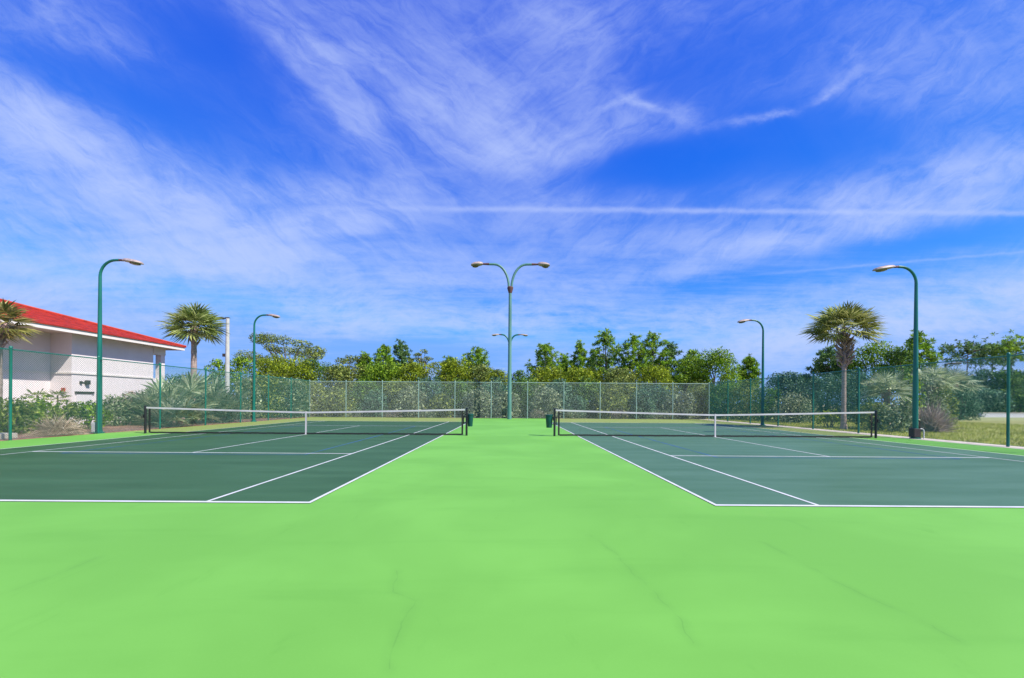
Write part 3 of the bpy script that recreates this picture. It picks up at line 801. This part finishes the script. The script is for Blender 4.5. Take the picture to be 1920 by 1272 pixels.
# shrubs
def shrub(label, px, py, wpx, Y, leaf, seed, group, leafsize=.13, dens=430, depth=1.0, name='shrub', bumps=13, X=None):
    rng = np.random.default_rng(seed)
    base = at(px, py, Y); Hh = base.z*1.07; W = wpx*Y/F
    t = thing(name, label, 'shrub', (base.x, Y, 0), group)
    clumps = []
    for i in range(bumps):
        a = i*2.4+rng.uniform(-.3, .3); f = (i+.5)/bumps
        rr = W*.5*math.sqrt(f)*.72
        top = Hh*(1-.42*f**1.5)*rng.uniform(.82, 1.0)
        cr = W*rng.uniform(.11, .20)
        z = max(top-cr*.8, .25)
        clumps.append(((math.cos(a)*rr, math.sin(a)*rr*depth, z), (cr, cr*depth, min(cr*.95, top*.6))))
        if top > 1.2: clumps.append(((math.cos(a)*rr*1.02, math.sin(a)*rr*depth, z*.42), (cr*1.05, cr*depth, z*.45)))
    P, Nn = crown_points(clumps, dens, rng, .5)
    P[:, 2] = np.abs(P[:, 2])
    np_mesh('foliage', leaf_quads(P, Nn, leafsize*1.7, leafsize*.75, rng), 4, LF[leaf], t)
    b = MB()
    for (c, rad) in clumps[::2]:
        limb(b, (rng.uniform(-.1, .1), rng.uniform(-.1, .1), -.12), c, .03, .01, rng, 4, .10)
    b.build('stem', M['bark'], t, smooth=True)
    return t

ORD = ['first', 'second', 'third', 'fourth', 'fifth', 'sixth', 'seventh', 'eighth', 'ninth', 'tenth', 'eleventh']
bay = 2*FX/11
kinds = ['olive', 'teal', 'grey', 'olive', 'grey', 'grey', 'grey', 'teal', 'olive', 'teal', 'grey']
words_ = {'olive': 'olive green', 'teal': 'dark blue green', 'grey': 'silvery grey green', 'dark': 'dark green'}
tops = [728, 735, 722, 738, 728, 734, 726, 741, 722, 733, 729]
wids = [78, 64, 70, 60, 74, 62, 70, 58, 76, 62, 72]
for i in range(11):
    xw = -FX+bay*(i+.5); Y = 38.6+(i*37 % 10)*.13
    px = CX+xw*F/Y
    shrub(f'{words_[kinds[i]]} shrub filling the {ORD[i]} bay of the far fence from the building', px+(i*13 % 9)-4, tops[i], wids[i], Y, kinds[i], 700+i, 'shrubs behind the far fence', dens=480, leafsize=.125)
# second row, set in the gaps, higher
for i in range(10):
    xw = -FX+bay*(i+1.0); Y = 41.6
    px = CX+xw*F/Y
    lf = ['dark', 'olive', 'teal', 'dark', 'teal', 'dark', 'teal', 'dark', 'olive', 'teal'][i]
    shrub(f'{words_[lf]} back row shrub behind the {ORD[i+1]} far fence post from the building', px, 714-(i % 3)*3, 88, Y, lf, 740+i, 'back row of shrubs behind the far fence', dens=380, leafsize=.14)
# low bleached twigs at the foot of the far fence
for i, (px, w) in enumerate([(668, 50), (735, 46), (800, 44), (1010, 40), (1075, 54), (1160, 40), (1240, 50)]):
    wh = ['third', 'fourth', 'fifth', 'eighth', 'ninth', 'tenth', 'eleventh'][i]
    shrub(f'low bleached grey brush at the foot of the {wh} far fence post from the building', px, 768, w, 37.2, 'pink' if i % 2 else 'grey', 780+i, 'low brush behind the far fence', .08, 500, bumps=8)

# behind the fence on the building side
SG = 'shrubs along the fence by the building'
for i, (lb, px, py, w, Y, lf) in enumerate([
 ('clipped green hedge shrub by the near fence post, with the concrete slab below it', 18, 742, 105, 17.2, 'olive'),
 ('clipped green hedge shrub with the straw mound in front of it', 75, 747, 90, 18.6, 'bright'),
 ('pale yellowish hedge shrub in front of the white house door', 122, 752, 66, 18.4, 'olive'),
 ('clipped green hedge shrub touching the near lamp post', 166, 752, 76, 20.2, 'bright'),
 ('grey shrub just past the near lamp post', 215, 742, 70, 23.0, 'grey'),
 ('dusty pink oleander shrub below the long white wall', 255, 734, 74, 24.5, 'pink'),
 ('olive grey shrub between the oleander and the palmettos', 292, 728, 60, 26.5, 'grey'),
 ('reddish twiggy shrub at the foot of the concrete street light', 430, 738, 48, 28.6, 'pink'),
 ('tall grey green shrub past the concrete street light', 462, 704, 62, 32.5, 'grey'),
 ('tall green shrub behind the green lamp post by the spreading tree', 505, 700, 70, 35.0, 'olive'),
 ('pale green shrub by the fence corner on the building side', 552, 706, 70, 36.0, 'grey'),
 ('olive shrub right outside the far fence corner on the building side', 586, 714, 70, 40.5, 'olive'),
 ('blue green tree like shrub behind the palm trunk', 335, 700, 84, 38.0, 'teal'),
 ('blue green tree like shrub between the palm and the street light', 400, 702, 66, 39.0, 'teal'),
]):
    shrub(lb, px, py, w, Y, lf, 800+i, SG, .085 if Y < 24 else .12, 900 if Y < 24 else 480)

# behind the fence on the lawn side
RG = 'shrubs along the fence by the lawn'
for i, (lb, px, py, w, Y, lf) in enumerate([
 ('dark green shrub just outside the far fence corner on the lawn side', 1348, 712, 84, 39.5, 'dark'),
 ('olive grey shrub just inside the far fence corner on the lawn side', 1318, 712, 70, 40.2, 'olive'),
 ('olive shrub beside the dark lamp post', 1398, 716, 70, 37.5, 'olive'),
 ('blue green shrub right behind the dark lamp post', 1440, 722, 66, 35.0, 'dark'),
 ('grey leaning shrub between the dark lamp post and the palm', 1492, 738, 76, 32.0, 'grey'),
 ('teal green tall shrub on the dark lamp post side of the shaggy palm', 1545, 702, 86, 36.0, 'teal'),
 ('teal green tall shrub under the dense bright tree', 1612, 698, 90, 34.0, 'teal'),
 ('low yellow green shrub at the foot of the palm', 1556, 768, 62, 25.5, 'yellow'),
 ('leafy green shrub below the small pale palm', 1640, 752, 78, 23.5, 'olive'),
 ('grey green shrub next to the tall lamp post by the lawn', 1682, 745, 66, 22.5, 'grey'),
 ('bright green shrub right behind the tall lamp post by the lawn', 1708, 700, 46, 25.5, 'bright'),
 ('pale grey shrub above the bare brown bush', 1744, 700, 60, 28.0, 'grey'),
 ('olive green shrub hiding the foot of the hazy palm near the lawn', 1768, 728, 50, 30.4, 'olive'),
 ('dark blue green shrub on the lawn side of the hazy palm', 1800, 722, 66, 40.0, 'teal'),
]):
    shrub(lb, px, py, w, Y, lf, 840+i, RG, .10, 520)

# bare brown bushes made of twigs
def twig_bush(label, px, py, wpx, Y, leaf, seed, n=900, name='dry_bush', Lr=1.0, droop=.0, wid=.010):
    rng = np.random.default_rng(seed)
    base = at(px, py, Y); Hh = base.z; W = wpx*Y/F
    t = thing(name, label, 'bush', (base.x, Y, 0), 'dry brown bushes')
    V = []
    d = rand_dirs(n, rng); d[:, 2] = np.abs(d[:, 2])
    s = rng.uniform(.25, 1.0, (n, 1))
    tip = d*np.array([W*.5, W*.45, Hh])*s
    st = tip*rng.uniform(.25, .6, (n, 1))+rng.normal(size=(n, 3))*.08*Hh
    en = tip+rng.normal(size=(n, 3))*.14*Hh; en[:, 2] -= droop*Hh*rng.random(n)
    st[:, 2] = np.maximum(st[:, 2], .0); en[:, 2] = np.maximum(en[:, 2], .01)
    dr = en-st; r = np.cross(dr, rand_dirs(n, rng)); r /= np.linalg.norm(r, axis=1, keepdims=True)+1e-9
    mid = (st+en)/2+rng.normal(size=(n, 3))*.03
    V = np.stack([st, mid+r*wid, en, mid-r*wid], axis=1)
    np_mesh('foliage', V, 4, LF[leaf], t)
    b = MB()
    for k in range(9):
        limb(b, (0, 0, -.05), tuple(tip[k]*.7), .02, .006, rng, 4, .1)
    b.build('stem', M['bark'], t, smooth=True)
    return t
twig_bush('bare brown twiggy bush next to the lawn just past the tall lamp post', 1745, 752, 74, 22.5, 'dry', 900, 2600, wid=.014)
twig_bush('dry straw coloured mound in the pine straw before the hedge', 112, 769, 100, 16.95, 'straw', 901, 2600, 'dry_grass_mound', droop=.5, wid=.010)

# ------------------------------------------------------------------ palms
def fan_leaf(V, base, d, Lp, Lf, rng, nseg=20, droop=.25, spread=2.1):
    """one palm fan: a petiole and a half disc of long pointed, drooping segments"""
    d = d/np.linalg.norm(d)
    side = np.cross(d, np.array([0, 0, 1.])); 
    if np.linalg.norm(side) < .1: side = np.array([1., 0, 0])
    side /= np.linalg.norm(side)
    roll = rng.uniform(-.5, .5)
    upn = np.cross(side, d); side = side*math.cos(roll)+upn*math.sin(roll); upn = np.cross(side, d)
    h = base+d*Lp
    h[2] -= .10*Lp*(1-abs(d[2]))
    pw = side*.018
    V.append([base-pw, base+pw, h+pw*.6, h-pw*.6])
    for k in range(nseg):
        a = spread*(2*(k+.5)/nseg-1)
        dirn = d*math.cos(a)+side*math.sin(a)
        fold = abs(a)/spread
        Ls = Lf*(1-.35*fold**2)*rng.uniform(.88, 1.08)
        dirn = dirn+upn*(.18*(1-fold)-.05)
        dirn /= np.linalg.norm(dirn)
        w = np.cross(dirn, upn); w /= np.linalg.norm(w)+1e-9
        w = w*(Lf*.9*spread/nseg*.5)*.80
        mid = h+dirn*Ls*.55; mid[2] -= droop*Ls*.10
        tip = h+dirn*Ls; tip[2] -= droop*Ls*rng.uniform(.4, 1.1)
        tw = upn*rng.uniform(-.02, .02)
        V.append([h, mid+w+tw, tip, mid-w-tw])

def palm_crown(c, n, Lp, Lf, rng, lo=-.45, hi=1.0, nseg=20, droop=.3):
    V = []
    for i in range(n):
        f = (i+.5)/n
        sz = lo+(hi-lo)*f; sz = max(-.95, min(.97, sz+rng.uniform(-.08, .08)))
        a = i*2.39996+rng.uniform(-.25, .25); ch = math.sqrt(1-sz*sz)
        d = np.array([math.cos(a)*ch, math.sin(a)*ch, sz])
        fan_leaf(V, np.array(c)+np.array([0, 0, -.15*(1-f)]), d, Lp*rng.uniform(.8, 1.15), Lf*rng.uniform(.85, 1.1), rng, nseg, droop*.55*(1.3-.5*sz))
    V = np.array(V); V[:, :, 2] = c[2]+(V[:, :, 2]-c[2])*np.where(V[:, :, 2] > c[2], .74, 1.0)
    return V

def palm(label, px, py, Y, Lp, Lf, leaf, seed, boots, n=34, r0=.19, r1=.16, lean=0.0, lo=-.45):
    rng = np.random.default_rng(seed)
    base = at(px, py, Y); Hc = base.z
    t = thing('palm_tree', label, 'palm tree', (base.x, Y, 0), 'sabal palms around the courts')
    np_mesh('crown', palm_crown((0, 0, Hc), n, Lp, Lf, rng, lo), 4, LF[leaf], t)
    b = MB(); N_ = 26
    b.tube([(lean*(1-i/N_)**2, 0, -.1+(Hc+.05)*i/N_) for i in range(N_+1)],
           [(r0+(r1-r0)*i/N_+(.09*math.exp(-i/1.5)))*(1+.05*math.sin(i*2.7)+.03*rng.normal()) for i in range(N_+1)], 14)
    b.build('trunk', M['palmtrunk'], t, smooth=True)
    z0, z1, rb, cnt = boots
    b = MB()
    for k in range(cnt):
        f = (k+.5)/cnt; a = k*2.39996+rng.uniform(-.6, .6); z = z0+(z1-z0)*f+rng.uniform(-.08, .08)
        rr = r1*.9; bulge = rb*(.55+.45*math.sin(math.pi*min(1, f*.9+.15)))
        dx = math.cos(a); dy = math.sin(a)
        q0 = (dx*rr, dy*rr, z); q1 = (dx*(rr+bulge*.6)-dy*.05, dy*(rr+bulge*.6)+dx*.05, z+.16); tw = rng.uniform(-.16, .16); bulge *= rng.uniform(.75, 1.2); q2 = (dx*(rr+bulge)-dy*tw, dy*(rr+bulge)+dx*tw, z+.26+.22*rng.random())
        b.tube([q0, q1, q2], [.05, .036, .020], 5)
    b.build('leaf_bases', M['boot'], t)
    return t
zc = lambda px, py, Y: hgt(px, py, Y)
palm('sabal palm with smooth upper trunk standing by the end of the red roof', 364, 608, 26.0, .80, 1.12, 'palm', 41, (zc(366, 645, 26)-.1, zc(366, 622, 26), .22, 26), 48, .165, .14, lo=-.50)
palm('sabal palm with a shaggy bulge of old leaf bases on its trunk', 1583, 612, 24.0, .92, 1.12, 'palmmix', 42, (zc(1578, 688, 24), zc(1578, 628, 24), .36, 95), 50, .115, .105, lo=-.36)
palm('palm at the edge of the building wall, golden fronds against the roof', -6, 602, 17.6, .62, .78, 'palmgold', 43, (3.4, 4.2, .2, 24), 30, .18, .16, lo=-.5)
palm('small pale palm behind the fence beside the tall lamp post', 1664, 728, 24.5, .62, .85, 'palmetto', 44, (.6, 1.8, .2, 24), 26, .15, .13, lo=-.3)
palm('hazy small palm past the bare brown bush near the lawn', 1752, 712, 31.0, .8, .95, 'palmetto', 45, (1.2, 2.4, .2, 20), 26, .16, .14, lo=-.4)
palm('hazy small palm deeper in beside the far wood', 1792, 716, 42.0, .95, 1.15, 'palmetto', 46, (1.2, 2.4, .2, 20), 26, .18, .15, lo=-.5)

def palmetto(label, px, py, wpx, Y, seed, n=46):
    rng = np.random.default_rng(seed)
    base = at(px, py, Y); Hh = base.z; W = wpx*Y/F
    t = thing('palmetto', label, 'palmetto', (base.x, Y, 0), 'palmetto clumps by the palm')
    V = []
    for i in range(n):
        f = (i+.5)/n
        sz = .12+.86*f; a = i*2.39996+rng.uniform(-.3, .3); ch = math.sqrt(max(.02, 1-sz*sz))
        d = np.array([math.cos(a)*ch, math.sin(a)*ch, sz])
        Lt = W*.5*ch+Hh*sz
        b0 = np.array([rng.normal()*.12*W, rng.normal()*.12*W, rng.uniform(0, .25)*Hh])
        fan_leaf(V, b0, d, Lt*.48*rng.uniform(.7, 1.1), Lt*.42, rng, 14, .2, 1.9)
    V = np.array(V); V[:, :, 2] = np.maximum(V[:, :, 2], .01)
    np_mesh('foliage', V, 4, LF['palmetto'], t)
    b = MB()
    for k in range(4): b.tube([(0, 0, -.05), (math.cos(k*1.6)*.25, math.sin(k*1.6)*.25, .22), (math.cos(k*1.6)*.4, math.sin(k*1.6)*.4, .42)], [.13, .11, .08], 8)
    b.build('stem', M['boot'], t, smooth=True)
    return t
for i, (lb, px, py, w, Y) in enumerate([
 ('silvery palmetto clump under the end of the eaves', 306, 712, 62, 24.0),
 ('tall silvery palmetto clump in front of the palm trunk', 344, 696, 76, 25.0),
 ('silvery palmetto clump just past the palm trunk', 388, 706, 70, 26.8),
 ('low silvery palmetto clump nearest to the net post', 330, 738, 60, 22.6),
 ('low silvery palmetto clump below the concrete street light', 412, 734, 54, 27.4)]):
    palmetto(lb, px, py, w, Y, 950+i)

# young sprigs in front of the pale wall
for i, (lb, px, py, Y) in enumerate([('thin young palm sprig above the hedge against the pale wall', 70, 728, 21.0), ('thin young palm sprig in front of the inner wall corner', 108, 728, 21.6)]):
    rng = np.random.default_rng(970+i)
    base = at(px, py, Y)
    t = thing('young_palm', lb, 'palm tree', (base.x, Y, 0), 'young palms by the wall')
    np_mesh('crown', palm_crown((0, 0, base.z-.35), 9, .25, .38, rng, -.2, 1.0, 9), 4, LF['olive'], t)
    b = MB(); b.tube([(0, 0, -.05), (.02, 0, base.z*.5), (0, 0, base.z-.33)], [.05, .04, .03], 8); b.build('trunk', M['bark'], t, smooth=True)

# ------------------------------------------------------------------ grass and pine straw
rng = np.random.default_rng(5)
def blades(name, label, n, x0, x1, y0, y1, hmin, hmax, wd, leaf, flat=False, z=-.03, bias=1.0):
    P = np.stack([x0+(x1-x0)*rng.random(n)**bias, rng.uniform(y0, y1, n), np.full(n, z)], axis=1)
    a = rng.uniform(0, 2*math.pi, n); hh = rng.uniform(hmin, hmax, n)
    side = np.stack([np.cos(a), np.sin(a), np.zeros(n)], axis=1)*wd
    if flat:
        tip = P+np.stack([-np.sin(a)*hh, np.cos(a)*hh, rng.uniform(.0, .05, n)], axis=1); P = P+np.array([0, 0, .004])+np.stack([np.zeros(n), np.zeros(n), rng.uniform(0, .05, n)], axis=1)
    else:
        tip = P+np.stack([rng.normal(size=n)*hh*.4, rng.normal(size=n)*hh*.4, hh], axis=1)
    o = np_mesh(name, np.stack([P-side, P+side, tip], axis=1), 3, LF[leaf])
    o['kind'] = 'stuff'; o['label'] = label
    return o
blades('grass', 'short yellow green grass of the lawn beyond the fence', 46000, 16.8, 36, 12, 38, .05, .13, .012, 'grass', bias=1.3)
blades('pine_straw', 'fallen reddish pine needles along the fence by the building', 26000, -20.5, -16.2, 12.5, 37, .10, .28, .006, 'needle', flat=True)

# ------------------------------------------------------------------ sky
world = bpy.data.worlds.new('World'); scene.world = world; world.use_nodes = True
nt = world.node_tree; N = nt.nodes; L = nt.links
for n_ in list(N): N.remove(n_)
SUN_EL = R(47); SUN_AZ = math.atan2(math.cos(R(33)), -math.sin(R(33)))    # from +Y towards +X
S = Vector((math.cos(SUN_EL)*math.sin(SUN_AZ), math.cos(SUN_EL)*math.cos(SUN_AZ), math.sin(SUN_EL)))
out = N.new('ShaderNodeOutputWorld'); bg = N.new('ShaderNodeBackground'); L.new(bg.outputs[0], out.inputs[0])
sky = N.new('ShaderNodeTexSky'); sky.sky_type = 'NISHITA'; sky.sun_disc = False
sky.sun_elevation = SUN_EL; sky.sun_rotation = SUN_AZ; sky.altitude = 0; sky.air_density = 1.0; sky.dust_density = 0.3; sky.ozone_density = 3.0

def M_(op, a, b_=None, c=None, clamp=False):
    x = N.new('ShaderNodeMath'); x.operation = op; x.use_clamp = clamp
    for i, q in enumerate((a, b_, c)):
        if q is None: continue
        if isinstance(q, (int, float)): x.inputs[i].default_value = q
        else: L.new(q, x.inputs[i])
    return x.outputs[0]
def MR(s, a, b_, c, d, sm=True):
    r = N.new('ShaderNodeMapRange'); r.interpolation_type = 'SMOOTHSTEP' if sm else 'LINEAR'
    for k, v in zip(('From Min', 'From Max', 'To Min', 'To Max'), (a, b_, c, d)): r.inputs[k].default_value = v
    L.new(s, r.inputs['Value']); return r.outputs['Result']
def VEC(x, y, z=0.0):
    c = N.new('ShaderNodeCombineXYZ')
    for i, q in enumerate((x, y, z)):
        if isinstance(q, (int, float)): c.inputs[i].default_value = q
        else: L.new(q, c.inputs[i])
    return c.outputs[0]
def NZ(vec, scale, det=6, rough=.55, dist=0.0):
    n_ = N.new('ShaderNodeTexNoise'); n_.inputs['Scale'].default_value = scale; n_.inputs['Detail'].default_value = det
    n_.inputs['Roughness'].default_value = rough; n_.inputs['Distortion'].default_value = dist
    L.new(vec, n_.inputs['Vector']); return n_
tc = N.new('ShaderNodeTexCoord'); sp = N.new('ShaderNodeSeparateXYZ'); L.new(tc.outputs['Generated'], sp.inputs[0])
X_, Y_, Z_ = sp.outputs
yy = M_('MAXIMUM', Y_, .12)
A = M_('DIVIDE', X_, yy); E = M_('DIVIDE', Z_, yy)            # direction, as tangents from due +Y
front = MR(Y_, .02, .2, 0, 1)
# soft warping of the cirrus
wv = VEC(A, E)
w1 = NZ(wv, 2.2, 4, .55); ws = N.new('ShaderNodeSeparateColor'); L.new(w1.outputs['Color'], ws.inputs[0])
Aw = M_('ADD', A, M_('MULTIPLY', M_('SUBTRACT', ws.outputs[0], .5), .22)); Ew = M_('ADD', E, M_('MULTIPLY', M_('SUBTRACT', ws.outputs[1], .5), .13))
w2 = NZ(wv, 9.0, 5, .6); ws2 = N.new('ShaderNodeSeparateColor'); L.new(w2.outputs['Color'], ws2.inputs[0])
A2 = M_('ADD', A, M_('MULTIPLY', M_('SUBTRACT', ws2.outputs[0], .5), .05)); E2 = M_('ADD', E, M_('MULTIPLY', M_('SUBTRACT', ws2.outputs[1], .5), .05))
def blob(px, py, rx, ry, rot, wt, warp=1):
    a0 = (px-CX)/F; e0 = (HY-py)/F; c = math.cos(R(rot)); s = math.sin(R(rot))
    da = M_('SUBTRACT', (Aw, A2)[warp-1], a0); de = M_('SUBTRACT', (Ew, E2)[warp-1], e0)
    u = M_('MULTIPLY_ADD', da, c*F/rx, M_('MULTIPLY', de, -s*F/rx))
    v = M_('MULTIPLY_ADD', da, s*F/ry, M_('MULTIPLY', de, c*F/ry))
    r2 = M_('MULTIPLY_ADD', u, u, M_('MULTIPLY', v, v))
    return M_('MULTIPLY', M_('POWER', 2.718, M_('MULTIPLY', r2, -1.0)), wt)
BLOBS = [
 # px, py, rx, ry, rot (positive turns downwards to the right), weight
 (-20, 190, 200, 44, 24, .30), (100, 270, 260, 70, 30, .40), (250, 330, 260, 60, 30, .16), (60, 430, 320, 150, 0, .34), (330, 490, 420, 46, -8, .52), (560, 420, 380, 70, 0, .26),
 (120, 590, 320, 50, 0, .26), (330, 400, 240, 60, 6, .20), (0, 330, 160, 90, 20, .18),
 (560, 60, 80, 50, 40, .16), (620, 130, 220, 70, 50, .19), (730, 210, 280, 80, 34, .22), (880, 250, 300, 90, 10, .18), (950, 60, 300, 90, 0, .17), (1050, 130, 190, 110, 0, .13),
 (920, 310, 330, 40, -14, .30), (1000, 240, 200, 70, -6, .20), (640, 560, 460, 44, 6, .34), (900, 520, 420, 44, 2, .20), (1000, 450, 500, 54, -6, .20),
 (1740, 345, 340, 44, -15, .36), (1860, 305, 180, 40, -10, .18), (1430, 465, 340, 24, -12, .48), (1880, 540, 330, 34, -14, 1.0), (1640, 610, 480, 26, -6, .66),
 (1250, 600, 420, 24, -3, .34), (1830, 150, 320, 130, -10, .12), (1500, 555, 300, 22, -8, .26), (900, 600, 300, 22, -8, .18), (1650, 395, 300, 28, -4, .20),
 (130, 60, 280, 60, 22, .12), (560, 620, 400, 20, -2, .28), (1800, 690, 300, 30, 0, .3), (260, 120, 220, 50, 36, .12),
 # clear patches
 (350, 190, 210, 130, 28, -.30), (60, 110, 220, 60, 22, -.14), (1250, 300, 270, 70, -8, -.32), (1500, 255, 300, 76, -8, -.28), (1390, 80, 270, 76, -18, -.16),
 (1190, 130, 150, 70, 0, -.16), (850, 435, 120, 30, 4, -.24), (1740, 445, 280, 24, -8, -.28), (640, 640, 240, 18, 0, -.2), (1180, 425, 180, 26, -4, -.22), (790, 40, 130, 60, 0, -.08),
 (400, 60, 180, 80, 30, -.16), (720, 330, 160, 34, 0, -.10), (1250, 540, 260, 24, -4, -.2), (700, 660, 500, 26, 0, -.2)]
dens = None
for bl in BLOBS:
    q = blob(*bl); dens = q if dens is None else M_('ADD', dens, q)
WISPS = [(1150, 190, 50, 7, -24, .40), (1205, 192, 46, 8, 22, .46), (1285, 218, 40, 20, 20, .30), (1405, 222, 60, 9, -10, .30), (1462, 210, 36, 8, -12, .26), (1548, 170, 34, 8, -34, .46), (1590, 140, 36, 13, -46, .20)]
wis = None
for bl in WISPS:
    q = blob(*bl, warp=2); wis = q if wis is None else M_('ADD', wis, q)
# streaks: drawn out along the wind, flatter near the horizon
st1 = NZ(VEC(M_('MULTIPLY', Aw, 1.1), M_('MULTIPLY', Ew, 5.5), 3.1), 2.2, 6, .52, .2).outputs['Fac']
rA = M_('ADD', M_('MULTIPLY', Aw, .80), M_('MULTIPLY', Ew, .60)); rE = M_('SUBTRACT', M_('MULTIPLY', Ew, .80), M_('MULTIPLY', Aw, -.60))
st2 = NZ(VEC(M_('MULTIPLY', rA, 4.2), M_('MULTIPLY', rE, 1.6), 8.7), 1.8, 6, .52, .3).outputs['Fac']
lowmix = MR(E, .30, .62, 0, 1)
st = M_('ADD', M_('MULTIPLY', st1, M_('SUBTRACT', 1.0, M_('MULTIPLY', lowmix, .65))), M_('MULTIPLY', st2, M_('MULTIPLY', lowmix, .65)))
fine = NZ(VEC(M_('MULTIPLY', Aw, 7), M_('MULTIPLY', Ew, 16), 1.0), 3.0, 8, .70).outputs['Fac']
rB = M_('ADD', M_('MULTIPLY', A2, .82), M_('MULTIPLY', E2, .57)); rC = M_('SUBTRACT', M_('MULTIPLY', E2, .82), M_('MULTIPLY', A2, .57))
rD = M_('SUBTRACT', M_('MULTIPLY', A2, .82), M_('MULTIPLY', E2, .57)); rF = M_('ADD', M_('MULTIPLY', E2, .82), M_('MULTIPLY', A2, .57))
fe1 = NZ(VEC(M_('MULTIPLY', rB, 5.0), M_('MULTIPLY', rC, 15.0), 5.5), 1.7, 8, .68, .6).outputs['Fac']
fe2 = NZ(VEC(M_('MULTIPLY', rD, 4.0), M_('MULTIPLY', rF, 15.0), 2.5), 1.7, 8, .68, .6).outputs['Fac']
side_ = MR(A, -.30, .25, 0, 1)
feather = M_('ADD', M_('MULTIPLY', fe2, M_('SUBTRACT', 1.0, side_)), M_('MULTIPLY', fe1, side_))
flat_ = MR(E, .18, .40, 0, 1)
feather = M_('ADD', M_('MULTIPLY', feather, flat_), M_('MULTIPLY', fine, M_('SUBTRACT', 1.0, flat_)))
st_f = M_('MULTIPLY', MR(st, .28, .74, .30, 1.5), MR(feather, .28, .72, .56, 1.40))
d_ = M_('MULTIPLY', M_('ADD', dens, .16), st_f)
d_ = M_('ADD', d_, M_('MULTIPLY', M_('SUBTRACT', feather, .5), .22))
d_ = M_('ADD', d_, M_('MULTIPLY', M_('SUBTRACT', NZ(VEC(M_('MULTIPLY', A, 2.2), M_('MULTIPLY', E, 26), 9.0), 1.5, 7, .66).outputs['Fac'], .5), MR(E, .46, .14, 0.0, 1.35)))
d_ = M_('ADD', d_, M_('MULTIPLY', wis, MR(fine, .3, .7, .5, 1.25)))
# contrails
def trail(px0, py0, px1, py1, wid, wt, fade0):
    a0 = (px0-CX)/F; e0 = (HY-py0)/F; a1 = (px1-CX)/F; e1_ = (HY-py1)/F
    sl = (e1_-e0)/(a1-a0)
    wob = M_('MULTIPLY', M_('SUBTRACT', NZ(VEC(M_('MULTIPLY', A, 9), 0.0, 4.0), 1.5, 5, .7).outputs['Fac'], .5), .012)
    de = M_('ADD', M_('SUBTRACT', M_('SUBTRACT', E, e0), M_('MULTIPLY', M_('SUBTRACT', A, a0), sl)), wob)
    v = M_('MULTIPLY', de, F/wid)
    g_ = M_('POWER', 2.718, M_('MULTIPLY', M_('MULTIPLY', v, v), -1.0))
    ramp = MR(A, a0, a0+fade0/F, 0, 1)
    return M_('MULTIPLY', M_('MULTIPLY', g_, ramp), wt)
d_ = M_('ADD', d_, M_('MULTIPLY', trail(500, 392, 1920, 394, 5.0, .46, 500), MR(fine, .25, .7, .5, 1.2)))
d_ = M_('ADD', d_, trail(1150, 538, 1920, 466, 2.6, .20, 500))
d_ = M_('MULTIPLY', M_('ADD', d_, M_('SQRT', M_('MULTIPLY_ADD', d_, d_, .012))), .5)
d_ = M_('MULTIPLY', d_, front)
back = M_('MULTIPLY', M_('SUBTRACT', 1.0, front), .30)
d_ = M_('ADD', d_, back)
d_ = M_('SUBTRACT', 1.0, M_('POWER', 2.718, M_('MULTIPLY', M_('MAXIMUM', d_, 0.0), -1.5)))
# blue of the air, deepened as a polarised sky
sc_ = N.new('ShaderNodeSeparateColor'); L.new(sky.outputs[0], sc_.inputs[0])
tn = N.new('ShaderNodeCombineColor')
L.new(M_('MINIMUM', M_('MULTIPLY', M_('POWER', M_('MULTIPLY', sc_.outputs[0], .1), 2.4), 17.0), 1.35), tn.inputs[0])
L.new(M_('MINIMUM', M_('MULTIPLY', M_('POWER', M_('MULTIPLY', sc_.outputs[1], .1), 1.25), 9.0), 3.1), tn.inputs[1])
L.new(M_('MINIMUM', M_('MULTIPLY', M_('POWER', M_('MULTIPLY', sc_.outputs[2], .1), .35), 9.0), 7.2), tn.inputs[2])
world.cycles.sampling_method = 'MANUAL'; world.cycles.sample_map_resolution = 256
cl = N.new('ShaderNodeMix'); cl.data_type = 'RGBA'
L.new(M_('MULTIPLY', d_, .88), cl.inputs[0]); L.new(tn.outputs[0], cl.inputs[6]); cl.inputs[7].default_value = (3.9, 4.7, 7.3, 1)
L.new(cl.outputs[2], bg.inputs['Color']); bg.inputs['Strength'].default_value = 0.10

sun = bpy.data.lights.new('sun', 'SUN'); sun.energy = 4.6; sun.angle = R(.5); sun.color = (1.0, .94, .84)
so = bpy.data.objects.new('sun', sun); COL.objects.link(so); so.rotation_euler = S.to_track_quat('Z', 'Y').to_euler(); so.location = (20, -10, 30)

# ------------------------------------------------------------------ camera
cam = bpy.data.cameras.new('camera'); co = bpy.data.objects.new('camera', cam); COL.objects.link(co)
co.location = (0, 0, EYE); co.rotation_euler = (R(90), -math.atan(ROLL), 0)
cam.sensor_width = 36; cam.lens = F/1920*36; cam.clip_end = 3000; cam.clip_start = .05
cam.shift_x = (960-CX)/1920; cam.shift_y = (HY-636)/1920
scene.camera = co
scene.view_settings.view_transform = 'Standard'; scene.view_settings.look = 'None'
scene.view_settings.exposure = 0.5; scene.view_settings.gamma = 1.0
scene.cycles.max_bounces = 4; scene.cycles.diffuse_bounces = 2; scene.cycles.glossy_bounces = 2; scene.cycles.transmission_bounces = 2; scene.cycles.transparent_max_bounces = 4
